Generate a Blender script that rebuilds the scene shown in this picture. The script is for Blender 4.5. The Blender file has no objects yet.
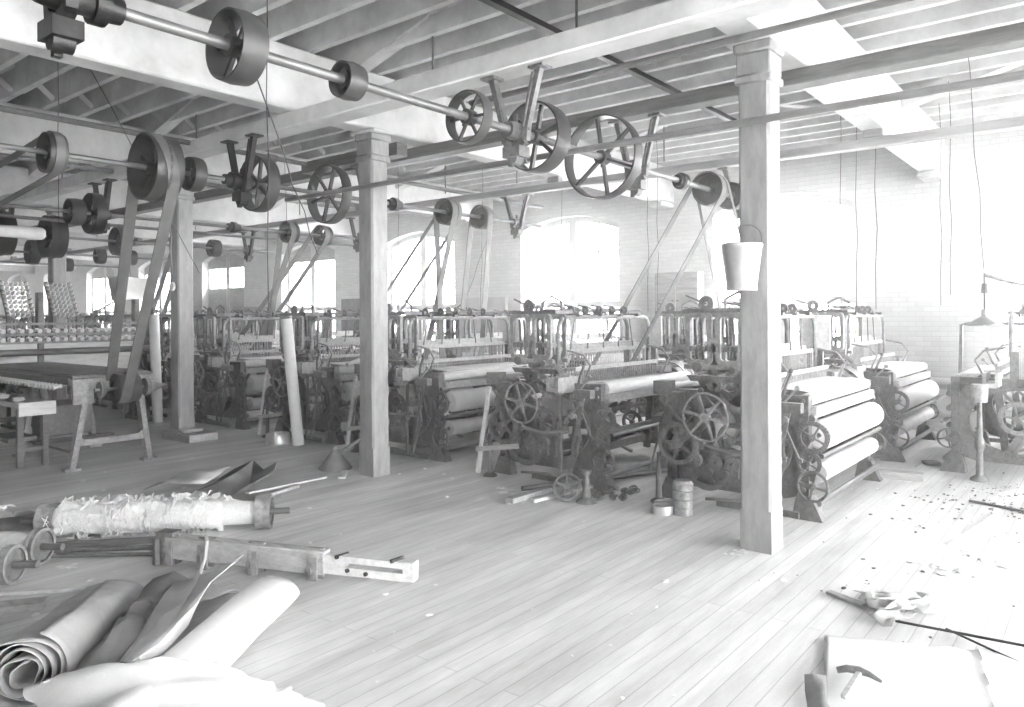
import bpy, bmesh, math, random
from mathutils import Vector, Matrix, noise
R = math.radians
PI = math.pi
rnd = random.Random(7)
scene = bpy.context.scene
COL = scene.collection
V = Vector

# ------------------------------------------------------------------ materials
def mat(name, g, rough=.6, metal=0., var=.15, scale=6., bump=0., bscale=30., stretch=(1, 1, 1), spec=.4):
    m = bpy.data.materials.new(name); m.use_nodes = True
    nt = m.node_tree; nd = nt.nodes; ln = nt.links
    b = nd['Principled BSDF']
    b.inputs['Roughness'].default_value = rough
    b.inputs['Metallic'].default_value = metal
    b.inputs['Specular IOR Level'].default_value = spec
    tc = nd.new('ShaderNodeTexCoord'); mp = nd.new('ShaderNodeMapping')
    mp.inputs['Scale'].default_value = stretch
    ln.new(tc.outputs['Object'], mp.inputs['Vector'])
    n = nd.new('ShaderNodeTexNoise'); n.inputs['Scale'].default_value = scale
    n.inputs['Detail'].default_value = 5; n.inputs['Roughness'].default_value = .65
    ln.new(mp.outputs['Vector'], n.inputs['Vector'])
    r = nd.new('ShaderNodeValToRGB')
    lo, hi = max(0, g * (1 - var)), min(1, g * (1 + var))
    r.color_ramp.elements[0].position = .3; r.color_ramp.elements[0].color = (lo, lo, lo, 1)
    r.color_ramp.elements[1].position = .7; r.color_ramp.elements[1].color = (hi, hi, hi, 1)
    ln.new(n.outputs['Fac'], r.inputs['Fac']); ln.new(r.outputs['Color'], b.inputs['Base Color'])
    if bump:
        n2 = nd.new('ShaderNodeTexNoise'); n2.inputs['Scale'].default_value = bscale; n2.inputs['Detail'].default_value = 4
        ln.new(mp.outputs['Vector'], n2.inputs['Vector'])
        bp = nd.new('ShaderNodeBump'); bp.inputs['Strength'].default_value = bump; bp.inputs['Distance'].default_value = .02
        ln.new(n2.outputs['Fac'], bp.inputs['Height']); ln.new(bp.outputs['Normal'], b.inputs['Normal'])
    return m

def brick_mat(name, g1, g2, gm, w, h, mortar, offset=.5, rough=.6, bump=.3, swap=None, nvar=.25, nstretch=(1, 1, 1), nscale=1.2):
    m = bpy.data.materials.new(name); m.use_nodes = True
    nt = m.node_tree; nd = nt.nodes; ln = nt.links
    b = nd['Principled BSDF']; b.inputs['Roughness'].default_value = rough; b.inputs['Specular IOR Level'].default_value = .35
    tc = nd.new('ShaderNodeTexCoord'); src = tc.outputs['Object']
    if swap:
        s = nd.new('ShaderNodeSeparateXYZ'); c = nd.new('ShaderNodeCombineXYZ')
        ln.new(src, s.inputs[0])
        for k, ax in enumerate(swap): ln.new(s.outputs['XYZ'.index(ax)], c.inputs[k])
        src = c.outputs[0]
    t = nd.new('ShaderNodeTexBrick')
    t.inputs['Scale'].default_value = 1; t.inputs['Brick Width'].default_value = w; t.inputs['Row Height'].default_value = h
    t.inputs['Mortar Size'].default_value = mortar; t.inputs['Mortar Smooth'].default_value = .3; t.offset = offset
    t.inputs['Color1'].default_value = (g1, g1, g1, 1); t.inputs['Color2'].default_value = (g2, g2, g2, 1)
    t.inputs['Mortar'].default_value = (gm, gm, gm, 1)
    ln.new(src, t.inputs['Vector'])
    mp = nd.new('ShaderNodeMapping'); mp.inputs['Scale'].default_value = nstretch; ln.new(tc.outputs['Object'], mp.inputs['Vector'])
    n = nd.new('ShaderNodeTexNoise'); n.inputs['Scale'].default_value = nscale; n.inputs['Detail'].default_value = 7; n.inputs['Roughness'].default_value = .7
    ln.new(mp.outputs['Vector'], n.inputs['Vector'])
    r = nd.new('ShaderNodeValToRGB')
    r.color_ramp.elements[0].position = .3; r.color_ramp.elements[0].color = (1 - nvar,) * 3 + (1,)
    r.color_ramp.elements[1].position = .65; r.color_ramp.elements[1].color = (1, 1, 1, 1)
    ln.new(n.outputs['Fac'], r.inputs['Fac'])
    mx = nd.new('ShaderNodeMix'); mx.data_type = 'RGBA'; mx.blend_type = 'MULTIPLY'; mx.inputs[0].default_value = 1
    ln.new(t.outputs['Color'], mx.inputs[6]); ln.new(r.outputs['Color'], mx.inputs[7]); ln.new(mx.outputs[2], b.inputs['Base Color'])
    bp = nd.new('ShaderNodeBump'); bp.inputs['Strength'].default_value = bump; bp.inputs['Distance'].default_value = .01; bp.invert = True
    ln.new(t.outputs['Fac'], bp.inputs['Height']); ln.new(bp.outputs['Normal'], b.inputs['Normal'])
    return m

def glass_mat():
    m = bpy.data.materials.new('window_glass'); m.use_nodes = True
    nt = m.node_tree; nd = nt.nodes; ln = nt.links
    nd.remove(nd['Principled BSDF'])
    t = nd.new('ShaderNodeBsdfTransparent'); t.inputs['Color'].default_value = (.93, .93, .93, 1)
    g = nd.new('ShaderNodeBsdfGlossy'); g.inputs['Roughness'].default_value = .05
    x = nd.new('ShaderNodeMixShader'); x.inputs['Fac'].default_value = .06
    ln.new(t.outputs[0], x.inputs[1]); ln.new(g.outputs[0], x.inputs[2]); ln.new(x.outputs[0], nd['Material Output'].inputs['Surface'])
    return m

M = dict(
    iron=mat('dusty_cast_iron', .14, .45, .0, .4, 25, .15, 60),
    iron_pale=mat('dusty_grey_machine_iron', .25, .42, .0, .4, 25, .12, 60),
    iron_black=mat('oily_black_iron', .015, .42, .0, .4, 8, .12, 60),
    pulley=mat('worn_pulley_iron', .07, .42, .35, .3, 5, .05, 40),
    steel=mat('worn_bright_steel', .2, .42, .55, .2, 8),
    wood_dark=mat('oiled_dark_timber', .15, .6, 0, .35, 3, .15, 20, (1, 1, 8)),
    wood_mid=mat('aged_grey_wood', .36, .6, 0, .3, 4, .15, 20, (6, 1, 6)),
    wood_pale=mat('bare_pale_wood', .6, .55, 0, .18, 4, .1, 20, (1, 6, 6)),
    post=mat('worn_painted_post', .28, .6, 0, .22, 5, .15, 25, (3, 3, .8)),
    white=mat('whitewashed_timber', .62, .65, 0, .22, 2.2, .15, 14, (1, 1, 1)),
    deck=mat('whitewashed_roof_boards', .58, .7, 0, .2, 1.6, .1, 10, (6, .4, 1)),
    grey_beam=mat('dusty_grey_beam', .3, .6, 0, .3, 3, .1, 15, (1, .4, 3)),
    pipe=mat('painted_grey_pipe', .2, .45, 0, .2, 6),
    pipe_white=mat('painted_white_pipe', .68, .5, 0, .15, 6),
    cloth=mat('white_woven_cloth', .66, .75, 0, .05, 12, .1, 90),
    paper=mat('pale_kraft_paper', .5, .7, 0, .12, 4, .08, 30),
    canvas=mat('grey_canvas', .4, .8, 0, .2, 5, .15, 60),
    canvas_dark=mat('dark_canvas', .2, .85, 0, .25, 5, .15, 60),
    lint=mat('cotton_lint', .78, .9, 0, .1, 10, .4, 60),
    belt=mat('leather_belt', .14, .5, 0, .2, 6),
    tin=mat('galvanised_tin', .5, .38, .55, .15, 5),
    yarn=mat('wound_yarn', .7, .85, 0, .12, 60, .5, 120, (1, 1, 1)),
    cord=mat('black_cord', .06, .7),
    frame=mat('painted_window_frame', .5, .55, 0, .1, 5),
    floor=brick_mat('worn_floorboards', .8, .73, .55, 4.2, .095, .0035, .37, .45, .3, None, .42, (.35, 2.2, 1), 1.6),
    brick=brick_mat('whitewashed_brick', .68, .61, .55, .21, .072, .006, .5, .8, .5, 'YZX', .12),
    glass=glass_mat(),
)

# ------------------------------------------------------------------ mesh builder
class MB:
    def __init__(s): s.v = []; s.f = []; s.sm = []; s.x = Matrix()
    def add(s, vs, fs, smooth=False):
        o = len(s.v); s.v += [tuple(s.x @ V(p)) for p in vs]
        for f in fs: s.f.append([i + o for i in f]); s.sm.append(smooth)
        return s
    def box(s, x0, x1, y0, y1, z0, z1):
        vs = [(x, y, z) for z in (z0, z1) for y in (y0, y1) for x in (x0, x1)]
        return s.add(vs, [(0, 2, 3, 1), (4, 5, 7, 6), (0, 1, 5, 4), (2, 6, 7, 3), (0, 4, 6, 2), (1, 3, 7, 5)])
    def bar(s, p, q, w, h=None, up=(0, 0, 1)):
        p, q = V(p), V(q); h = h or w; d = (q - p).normalized(); u = V(up)
        if abs(d.dot(u)) > .98: u = V((0, 1, 0)) if abs(d.y) < .9 else V((1, 0, 0))
        a = d.cross(u).normalized() * w / 2; b = a.cross(d).normalized() * h / 2
        vs = [c + i * a + j * b for c in (p, q) for j in (-1, 1) for i in (-1, 1)]
        return s.add(vs, [(0, 2, 3, 1), (4, 5, 7, 6), (0, 1, 5, 4), (2, 6, 7, 3), (0, 4, 6, 2), (1, 3, 7, 5)])
    def tube(s, pts, r, n=8, closed=False, cap=True):
        pts = [V(p) for p in pts]; N = len(pts)
        rr = r if isinstance(r, (list, tuple)) else [r] * N
        ref = None; rings = []
        for i in range(N):
            a = pts[(i - 1) % N] if (closed or i > 0) else pts[i]
            b = pts[(i + 1) % N] if (closed or i < N - 1) else pts[i]
            d = (b - a).normalized()
            if ref is None:
                ref = V((0, 0, 1)) if abs(d.z) < .9 else V((1, 0, 0))
            u = d.cross(ref).normalized(); w = u.cross(d).normalized(); ref = w
            rings.append([pts[i] + rr[i] * (math.cos(2 * PI * k / n) * u + math.sin(2 * PI * k / n) * w) for k in range(n)])
        vs = [p for g in rings for p in g]; fs = []
        for i in range(N if closed else N - 1):
            j = (i + 1) % N
            for k in range(n): fs.append((i * n + k, i * n + (k + 1) % n, j * n + (k + 1) % n, j * n + k))
        s.add(vs, fs, True)
        if cap and not closed:
            s.add(rings[0], [list(range(n))[::-1]]); s.add(rings[-1], [list(range(n))])
        return s
    def cyl(s, p, q, r, n=16): return s.tube([p, q], r, n)
    def lathe(s, p, q, prof, n=24):          # prof: (t along p->q in metres, radius)
        p, q = V(p), V(q); d = (q - p).normalized()
        ref = V((0, 0, 1)) if abs(d.z) < .9 else V((1, 0, 0)); u = d.cross(ref).normalized(); w = u.cross(d)
        vs = [p + d * t + r * (math.cos(2 * PI * k / n) * u + math.sin(2 * PI * k / n) * w) for t, r in prof for k in range(n)]
        fs = [(i * n + k, i * n + (k + 1) % n, (i + 1) * n + (k + 1) % n, (i + 1) * n + k) for i in range(len(prof) - 1) for k in range(n)]
        return s.add(vs, fs, True)
    def ringx(s, c, r0, r1, w, n=32):        # annulus, axis X
        c = V(c); x0 = V((-w / 2, 0, 0)); d = V((1, 0, 0))
        return s.lathe(c + x0, c + x0 + d, [(0, r0), (0, r1), (w, r1), (w, r0), (0, r0)], n)
    def spokesx(s, c, r0, r1, n, w, t, ph=0):
        c = V(c)
        for k in range(n):
            a = 2 * PI * k / n + ph; e = V((0, math.cos(a), math.sin(a)))
            s.bar(c + e * r0, c + e * r1, w, t, up=e.cross(V((1, 0, 0))))
        return s
    def plate(s, pts, axis, t0, t1):         # extruded convex-ish polygon; pts are 2D in the other two axes
        def P(a, b, t): return {'X': (t, a, b), 'Y': (a, t, b), 'Z': (a, b, t)}[axis]
        n = len(pts); vs = [P(a, b, t0) for a, b in pts] + [P(a, b, t1) for a, b in pts]
        return s.add(vs, [list(range(n))[::-1], list(range(n, 2 * n))] + [(i, (i + 1) % n, n + (i + 1) % n, n + i) for i in range(n)])
    def holed(s, outer, inner, axis, t0, t1):
        def P(a, b, t): return {'X': (t, a, b), 'Y': (a, t, b), 'Z': (a, b, t)}[axis]
        n = len(outer)
        vs = [P(a, b, t) for t in (t0, t1) for ring in (outer, inner) for a, b in ring]
        fs = []
        for i in range(n):
            j = (i + 1) % n
            fs += [(i, j, n + j, n + i), (2 * n + i, 3 * n + i, 3 * n + j, 2 * n + j), (i, 2 * n + i, 2 * n + j, j), (n + i, n + j, 3 * n + j, 3 * n + i)]
        return s.add(vs, fs)
    def grid(s, fn, nu, nv, smooth=True):
        vs = [fn(i / nu, j / nv) for i in range(nu + 1) for j in range(nv + 1)]
        return s.add(vs, [(i * (nv + 1) + j, (i + 1) * (nv + 1) + j, (i + 1) * (nv + 1) + j + 1, i * (nv + 1) + j + 1) for i in range(nu) for j in range(nv)], smooth)
    def blob(s, c, r, amp=.4, seed=0, sub=2, sc=(1, 1, 1)):
        bm = bmesh.new(); bmesh.ops.create_icosphere(bm, subdivisions=sub, radius=1)
        off = V((seed * 3.1, seed * 1.7, 0)); vs = []
        for v in bm.verts:
            k = 1 + amp * noise.noise(v.co * 2.2 + off); vs.append((c[0] + v.co.x * r * k * sc[0], c[1] + v.co.y * r * k * sc[1], c[2] + v.co.z * r * k * sc[2]))
        fs = [[v.index for v in f.verts] for f in bm.faces]; bm.free()
        return s.add(vs, fs, True)
    def mesh(s, name):
        m = bpy.data.meshes.new(name); m.from_pydata(s.v, [], s.f); m.update()
        bm = bmesh.new(); bm.from_mesh(m); bmesh.ops.recalc_face_normals(bm, faces=bm.faces); bm.to_mesh(m); bm.free()
        m.polygons.foreach_set('use_smooth', s.sm); m.set_sharp_from_angle(angle=R(42)); return m
    def build(s, name, material, parent=None, loc=None, label=None, bevel=0, solid=0):
        m = s.mesh(name); m.materials.append(M[material] if isinstance(material, str) else material)
        o = bpy.data.objects.new(name, m); COL.objects.link(o)
        if parent: o.parent = parent
        if loc: o.location = loc
        if label: o['label'] = label
        if solid:
            k = o.modifiers.new('thickness', 'SOLIDIFY'); k.thickness = solid; k.offset = 0
        if bevel:
            k = o.modifiers.new('bevel', 'BEVEL'); k.width = bevel; k.segments = 1; k.limit_method = 'ANGLE'
        return o

def tag(o, label, cat, group=None, kind=None):
    o['label'] = label; o['category'] = cat
    if group: o['group'] = group
    if kind: o['kind'] = kind
    return o
def thing(name, label, cat, loc=(0, 0, 0), rz=0, group=None):
    o = bpy.data.objects.new(name, None); o.empty_display_size = .1; COL.objects.link(o)
    o.location = loc; o.rotation_euler = (0, 0, rz)
    return tag(o, label, cat, group)
def struct(o, label=None):
    o['kind'] = 'structure'
    if label: o['label'] = label
    return o
def dup(o, parent=None):
    c = o.copy(); COL.objects.link(c)
    if parent: c.parent = parent
    for ch in list(o.children): dup(ch, c)
    return c
def arc(c, r, a0, a1, n, plane='YZ', x=0):
    out = []
    for k in range(n + 1):
        a = a0 + (a1 - a0) * k / n; p, q = c[0] + r * math.cos(a), c[1] + r * math.sin(a)
        out.append((x, p, q) if plane == 'YZ' else (p, x, q))
    return out

# ------------------------------------------------------------------ the room
XW = 12.3; YA, YB, XA = -6.6, 46., -4.0
BAY = 4.2
struct(MB().box(XA, XW + .5, YA, YB, -.12, 0).build('floor', 'floor'), 'worn plank floor littered with lint and scraps')
struct(MB().box(XA, XW + .5, YA, YB, 4.66, 4.76).build('ceiling', 'deck'), 'whitewashed board roof over timber joists')
# window wall with arched openings
WIN = [(-5.3 + BAY * k, -5.3 + BAY * k + 2.32) for k in range(13)]
SILL, SPR, CRN = .98, 3.42, 3.66
wm = MB(); prev = YA
def arch_z(y, y0, y1):
    h = CRN - SPR; a = (y1 - y0) / 2; r = (a * a + h * h) / (2 * h); c = (y0 + y1) / 2
    return CRN - r + math.sqrt(max(0, r * r - (y - c) ** 2))
for y0, y1 in WIN:
    wm.box(XW, XW + .42, prev, y0, 0, 4.66); wm.box(XW, XW + .42, y0, y1, 0, SILL)
    n = 12; ys = [y0 + (y1 - y0) * i / n for i in range(n + 1)]
    for i in range(n):
        a, b = ys[i], ys[i + 1]
        wm.plate([(a, arch_z(a, y0, y1)), (b, arch_z(b, y0, y1)), (b, 4.66), (a, 4.66)], 'X', XW, XW + .42)
    prev = y1
wm.box(XW, XW + .42, prev, YB, 0, 4.66)
struct(wm.build('wall_back', 'brick'), 'whitewashed brick wall pierced by arched windows')
struct(MB().box(XA, XW + .42, YB, YB + .3, 0, 4.66).build('wall_end', 'brick'), 'far end wall of the mill')
k0 = len(WIN) + 1
struct(MB().box(XA - .3, XA, YA, YB, 0, 4.66).build('wall_front', 'brick'), 'wall on the camera side of the mill')
m = MB(); m.box(XA, XW + .42, YA - .3, YA, 0, .9); m.box(XA, XW + .42, YA - .3, YA, 3.9, 4.66)
RW = [(-3.4 + 3.2 * i, -1.2 + 3.2 * i) for i in range(5)]
px_ = XA
for a, b in RW: m.box(px_, a, YA - .3, YA, .9, 3.9); px_ = b
m.box(px_, XW + .42, YA - .3, YA, .9, 3.9)
struct(m.build('wall_right', 'brick'), 'side wall of tall windows lighting the right part of the room')
for i, (a, b) in enumerate(RW):
    f = MB(); f.box(a, a + .08, YA - .2, YA - .12, .9, 3.9); f.box(b - .08, b, YA - .2, YA - .12, .9, 3.9); f.box(a, b, YA - .2, YA - .12, .9, .98); f.box(a, b, YA - .2, YA - .12, 3.82, 3.9); f.box((a + b) / 2 - .05, (a + b) / 2 + .05, YA - .2, YA - .12, .9, 3.9); f.box(a, b, YA - .2, YA - .12, 2.1, 2.18)
    w = struct(f.build('window_%d' % (k0 + i), 'frame')); MB().box(a + .02, b - .02, YA - .17, YA - .165, .92, 3.88).build('pane', 'glass', w)
for k, (y0, y1) in enumerate(WIN):
    f = MB(); x0, x1 = XW + .2, XW + .28
    c = (y0 + y1) / 2
    f.box(x0, x1, y0, y0 + .09, SILL, SPR + .02); f.box(x0, x1, y1 - .09, y1, SILL, SPR + .02)
    f.box(x0 - .02, x1 + .01, c - .09, c + .09, SILL, CRN - .02); f.box(x0 - .012, x1 + .012, y0, y1, SILL, SILL + .09)
    f.box(x0 - .01, x1 + .004, y0, y1, 1.86, 1.98)
    n = 12; ys = [y0 + (y1 - y0) * i / n for i in range(n + 1)]
    for i in range(n):
        a, b = ys[i], ys[i + 1]; za, zb = arch_z(a, y0, y1), arch_z(b, y0, y1)
        f.plate([(a, za - .11), (b, zb - .11), (b, zb), (a, za)], 'X', x0 - .005, x1 + .005)
    for s0, s1 in ((y0 + .09, c - .09), (c + .09, y1 - .09)):
        m_ = (s0 + s1) / 2; f.box(x0 + .02, x1 - .02, m_ - .014, m_ + .014, SILL, CRN - .04)
        for z in (1.42, 2.45, 2.95): f.box(x0 + .024, x1 - .024, s0, s1, z - .014, z + .014)
    w = struct(f.build('window_%d' % (k + 1), 'frame'))
    if y0 > 15:
        hb = MB(); hb.box(x0 - .01, x1 - .02, y0 + .05, y1 - .05, 3.2, CRN - .06); hb.build('head_board', 'wood_mid', w)
        if 19 < y0 < 23: lb = MB(); lb.box(x0 - .01, x1 - .02, y0 + .05, y1 - .05, SILL, 2.6); lb.build('lower_shutter', 'wood_mid', w)
    MB().box(x0 + .03, x0 + .036, y0 + .02, y1 - .02, SILL + .02, SPR - .02).build('pane', 'glass', w)
    MB().box(XW - .05, XW + .2, y0 - .04, y1 + .04, SILL - .05, SILL - .001).build('sill', 'white', w)

# joists, girders, beams, posts
X = XA + .2
jx = []
while X < XW - .1:
    jx.append(X); X += .44
for x in jx:
    struct(MB().box(x - .035, x + .035, YA, YB, 4.30, 4.659).build('ceiling_joist', 'white'))
POSTX = 5.42
PY = [2.03 + 4.23 * k - (.15 if k == 2 else 0) for k in range(11)]
GY = [2.05 - 2 * 4.23 + 4.23 * k for k in range(13)]
for k, y in enumerate(GY):
    b = MB(); b.box(XA, XW + .05, y - .13, y + .13, 3.69, 4.299)
    struct(b.build('ceiling_girder', 'white', bevel=.02))
    cb = MB(); cb.box(XW - .5, XW, y - .14, y + .14, 3.60, 3.689); struct(cb.build('girder_corbel_beam', 'white', bevel=.02))
struct(MB().box(4.34, 4.58, YA, YB, 3.535, 3.689).build('ceiling_beam', 'white', bevel=.012), 'pale timber beam hung under the girders, carrying the shaft hangers')
struct(MB().box(1.2, 1.44, YA, YB, 3.535, 3.689).build('ceiling_beam', 'white', bevel=.012), 'nearer timber beam carrying the black hanger')
struct(MB().box(6.2, 6.38, YA, YB, 3.56, 3.689).build('ceiling_beam', 'wood_dark', bevel=.01), 'dark stringer beam passing behind the pail post')
m = MB(); m.box(8.76, 8.9, YA, YB, 3.50, 3.60)
for gy in GY: m.box(8.77, 8.89, gy - .1, gy + .1, 3.6, 3.689)
struct(m.build('ceiling_beam', 'grey_beam', bevel=.01), 'grey stringer beam nearest the window wall')
for gy in (6.9, 9.9, 11.1, 14.1, 15.3):
    m = MB()
    for x0, x1 in zip(jx, jx[1:]):
        if 0 < x0 < 9: m.bar((x0 + .04, gy, 4.33), (x1 - .04, gy, 4.63), .03, .06); m.bar((x0 + .04, gy + .06, 4.63), (x1 - .04, gy + .06, 4.33), .03, .06)
    struct(m.build('joist_bridging_beam', 'white'))

post_lab = ['pale timber post with a tin pail hung on it', 'pale timber post left of the pail post, bundle and cone at its foot',
            'timber post standing in a wooden base block behind the belt driven table', 'dark timber post beside the creel frame']
for k, y in enumerate(PY):
    t = thing('timber_post', post_lab[k] if k < 4 else 'dim timber post among far machinery', 'post', (POSTX, y, 0), 0, None if k < 4 else 'far posts')
    t['kind'] = 'structure'
    s = .115
    m = MB(); c = .02
    def octo(a): return [(-a + c, -a), (a - c, -a), (a, -a + c), (a, a - c), (a - c, a), (-a + c, a), (-a, a - c), (-a, -a + c)]
    m.plate([(-s, -s), (s, -s), (s, s), (-s, s)], 'Z', 0, .3); m.plate(octo(s), 'Z', .3, 3.4)
    m.build('shaft', 'post', t)
    cp = MB(); cp.box(-.135, .135, -.135, .135, 3.36, 3.42); cp.box(-.14, .14, -.14, .14, 3.58, 3.655); cp.box(-.125, .125, -.125, .125, 3.42, 3.58)
    cp.build('capital', 'post', t, bevel=.012)
    bd = MB(); bd.box(-.15, .15, -.2, .2, 3.655, 3.69)
    bd.build('bolster', 'white', t, bevel=.012)
    if k == 2:
        b = MB(); b.box(-.2, .22, -.55, .18, 0, .11); b.box(-.14, .14, -.3, .14, .11, .15); b.build('base_block', 'wood_mid', t, bevel=.01)

# trusses between the posts, under the deck
def truss(x, y0, label, dz=0):
    t = thing('roof_truss', label, 'truss', (x, y0 + BAY / 2, 4.0 + dz), 0, 'trussed roof braces'); t['kind'] = 'structure'
    m = MB(); z1 = .53
    m.bar((0, 2.0, .22), (0, .8, z1), .17, .14); m.build('strut', 'white', t)
    m = MB(); m.bar((0, -2.0, .22), (0, -.8, z1), .17, .14); m.build('strut', 'white', t)
    m = MB(); m.bar((0, -.82, z1), (0, .82, z1), .17, .1); m.build('straining_beam', 'white', t)
    for s in (-.8, .8): MB().cyl((0, s, -.05), (0, s, z1), .012, 6).build('tie_rod', 'iron', t)
for i in range(-1, 8):
    truss(5.02, 2.05 + 4.23 * i, 'white trussed roof brace above the post beam')
    truss(9.6, 2.05 + 4.23 * i, 'white trussed roof brace near the window wall', -.1)
def flat_bar(x0, x1, y, z, label):
    tag(MB().box(x0, x1, y - .035, y + .035, z - .025, z + .025).build('iron_tie_bar', 'iron_black'), label, 'tie bar')
flat_bar(2.5, 9.7, 3.83, 4.18, 'dark flat tie bar under the joists above the big spoked pulley')

# ------------------------------------------------------------------ pipes and rods overhead
def pipe(name, p, q, r, m, label, cat, n=10, couple=()):
    t = MB().cyl(p, q, r, n)
    d = (V(q) - V(p))
    for f in couple:
        c = V(p) + d * f; u = d.normalized() * .06; t.cyl(c - u, c + u, r * 1.5, n)
    return tag(t.build(name, m), label, cat)
pipe('overhead_pipe', (5.12, -4, 3.04), (5.12, 7.4, 3.04), .026, 'pipe', 'long grey pipe passing in front of the pail post at pulley height', 'pipe', couple=(.05, .36, .7))
pipe('overhead_pipe', (5.15, -4, 3.645), (5.15, 4.6, 3.645), .026, 'pipe', 'grey pipe passing just below the top of the pail post', 'pipe', couple=(.3,))
pipe('overhead_pipe', (-3, 8.1, 3.66), (11, 8.1, 3.66), .03, 'iron', 'dark sprinkler pipe crossing high above the second line shaft', 'pipe', couple=(.37, .6))
pipe('overhead_pipe', (-3, 10.0, 3.58), (11, 10.0, 3.58), .03, 'iron', 'dark pipe behind the second line shaft under the far girder', 'pipe', couple=(.5,))
pipe('overhead_pipe', (-2, 12.2, 3.15), (11, 12.2, 3.15), .025, 'iron', 'dark rod running just below the third line shaft', 'pipe')
t = MB(); t.lathe((2.5, 11.65, 2.88), (4.5, 11.65, 2.88), [(0, .01), (0, .075), (1.0, .075), (1.55, .09), (1.6, .085), (1.63, .06), (1.63, .01)], 18)
tag(t.build('white_duct', 'pipe_white'), 'short white duct with a rounded end above the creel at far left', 'duct')
for i, z in enumerate((.42, .58, .74)):
    pipe('heating_pipe', (12.2, -5, z), (12.2, 40, z), .045, 'pipe_white', ['lowest', 'middle', 'top'][i] + ' of the three pale heating pipes along the brick wall', 'heating pipe', couple=(.14, .3))

# ------------------------------------------------------------------ line shafts with pulleys
pcache = {}
def pulley(parent, x, r, w, n=6, m='pulley', ph=.3, solid=False):
    key = (r, w, n, m, solid)
    if key not in pcache:
        a = MB(); t = .014 if r > .25 else .009
        prof = [(0, r - t), (0, r), (w * .5, r + .008), (w, r), (w, r - t), (w * .5, r - t - .004), (0, r - t)]
        a.lathe((-w / 2, 0, 0), (w / 2, 0, 0), prof, 40)
        if w > .22: a.lathe((-.01, 0, 0), (.01, 0, 0), [(0, r + .009), (.0, r + .016), (.02, r + .016), (.02, r + .009)], 40)
        b = MB()
        if solid:
            b.ringx((0, 0, 0), .03, r - t, .02, 32)
            for k in range(4):
                e = k * PI / 2 + .4; b.ringx((.0, r * .55 * math.cos(e), r * .55 * math.sin(e)), .0, r * .14, .03, 10)
        else: b.spokesx((0, 0, 0), .04, r - t * .6, n, max(.022, r * .12), w * .16, ph)
        h = MB(); h.ringx((0, 0, 0), .03, max(.055, r * .17), w * .75, 18)
        h.bar((0, 0, .05), (0, 0, max(.075, r * .17 + .025)), .02)
        pcache[key] = (a.build('pulley', m), b.build('spokes', m), h.build('hub', m))
        o, s_, h_ = pcache[key]; s_.parent = o; h_.parent = o
    else: o = dup(pcache[key][0])
    o.parent = parent; o.location = (x, 0, 0); o.rotation_euler = (rnd.random() * 6, 0, 0)
    return o
K = .84
def shaft(y, x0, x1, z, label, pulleys, couplings=(), r=.034):
    t = thing('line_shaft', label, 'line shaft', (0, y, z))
    x0 *= K; x1 *= K; r *= K
    MB().cyl((x0, 0, 0), (x1, 0, 0), r, 14).build('shaft', 'steel', t)
    for c in couplings:
        c *= K
        m = MB(); m.lathe((c - .1, 0, 0), (c + .1, 0, 0), [(0, r), (0, r + .03), (.07, r + .035), (.07, r + .06), (.13, r + .06), (.13, r + .035), (.2, r + .03), (.2, r)], 16)
        m.build('coupling', 'iron_black', t)
    for p in pulleys: pulley(t, p[0] * K, round(p[1] * K, 3), p[2] * K, *p[3:])
    return t
ZS = 3.09
S1 = shaft(3.53, .9, 11.4, ZS, 'nearest line shaft, sloping across the top with many spoked pulleys', [
    (2.56, .215, .17, 6, 'pulley'), (3.42, .125, .15, 4, 'pulley', .2, True), (4.68, .215, .11, 6), (5.62, .32, .2, 6), (6.77, .435, .15, 6), (9.45, .21, .2, 5, 'pulley', .3, True), (10.15, .19, .16, 5, 'pulley', .3, True)], (1.75, 8.6))
S2 = shaft(6.98, -1.2, 11.2, ZS, 'second line shaft, carrying the wide belted drum pulley', [
    (3.02, .2, .16, 6, 'pulley'), (4.06, .36, .3, 6, 'pulley'), (4.5, .19, .14, 4, 'pulley', .1, True), (5.35, .34, .17, 6, 'pulley'), (6.42, .39, .15, 6, 'pulley'),
    (8.75, .2, .2, 5, 'pulley', .3, True), (9.57, .19, .2, 5, 'pulley', .3, True)], (5.0, 7.6), .028)
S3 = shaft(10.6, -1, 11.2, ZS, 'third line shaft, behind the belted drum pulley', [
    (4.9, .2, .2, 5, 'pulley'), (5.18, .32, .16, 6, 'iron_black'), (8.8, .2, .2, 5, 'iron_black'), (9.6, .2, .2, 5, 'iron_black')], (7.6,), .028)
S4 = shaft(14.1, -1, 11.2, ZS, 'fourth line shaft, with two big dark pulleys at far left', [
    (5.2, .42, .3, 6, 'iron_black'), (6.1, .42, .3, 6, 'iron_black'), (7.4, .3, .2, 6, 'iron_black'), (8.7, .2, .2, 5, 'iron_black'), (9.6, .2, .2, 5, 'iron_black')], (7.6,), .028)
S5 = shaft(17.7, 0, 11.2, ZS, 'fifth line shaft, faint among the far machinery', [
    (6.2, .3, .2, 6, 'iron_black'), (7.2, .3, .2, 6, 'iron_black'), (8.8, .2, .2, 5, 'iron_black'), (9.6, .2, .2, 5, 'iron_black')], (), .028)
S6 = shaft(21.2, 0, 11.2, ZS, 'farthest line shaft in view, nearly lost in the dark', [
    (6.2, .3, .2, 6, 'iron_black'), (7.6, .25, .2, 6, 'iron_black'), (9.6, .2, .2, 5, 'iron_black')], (), .028)

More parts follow.
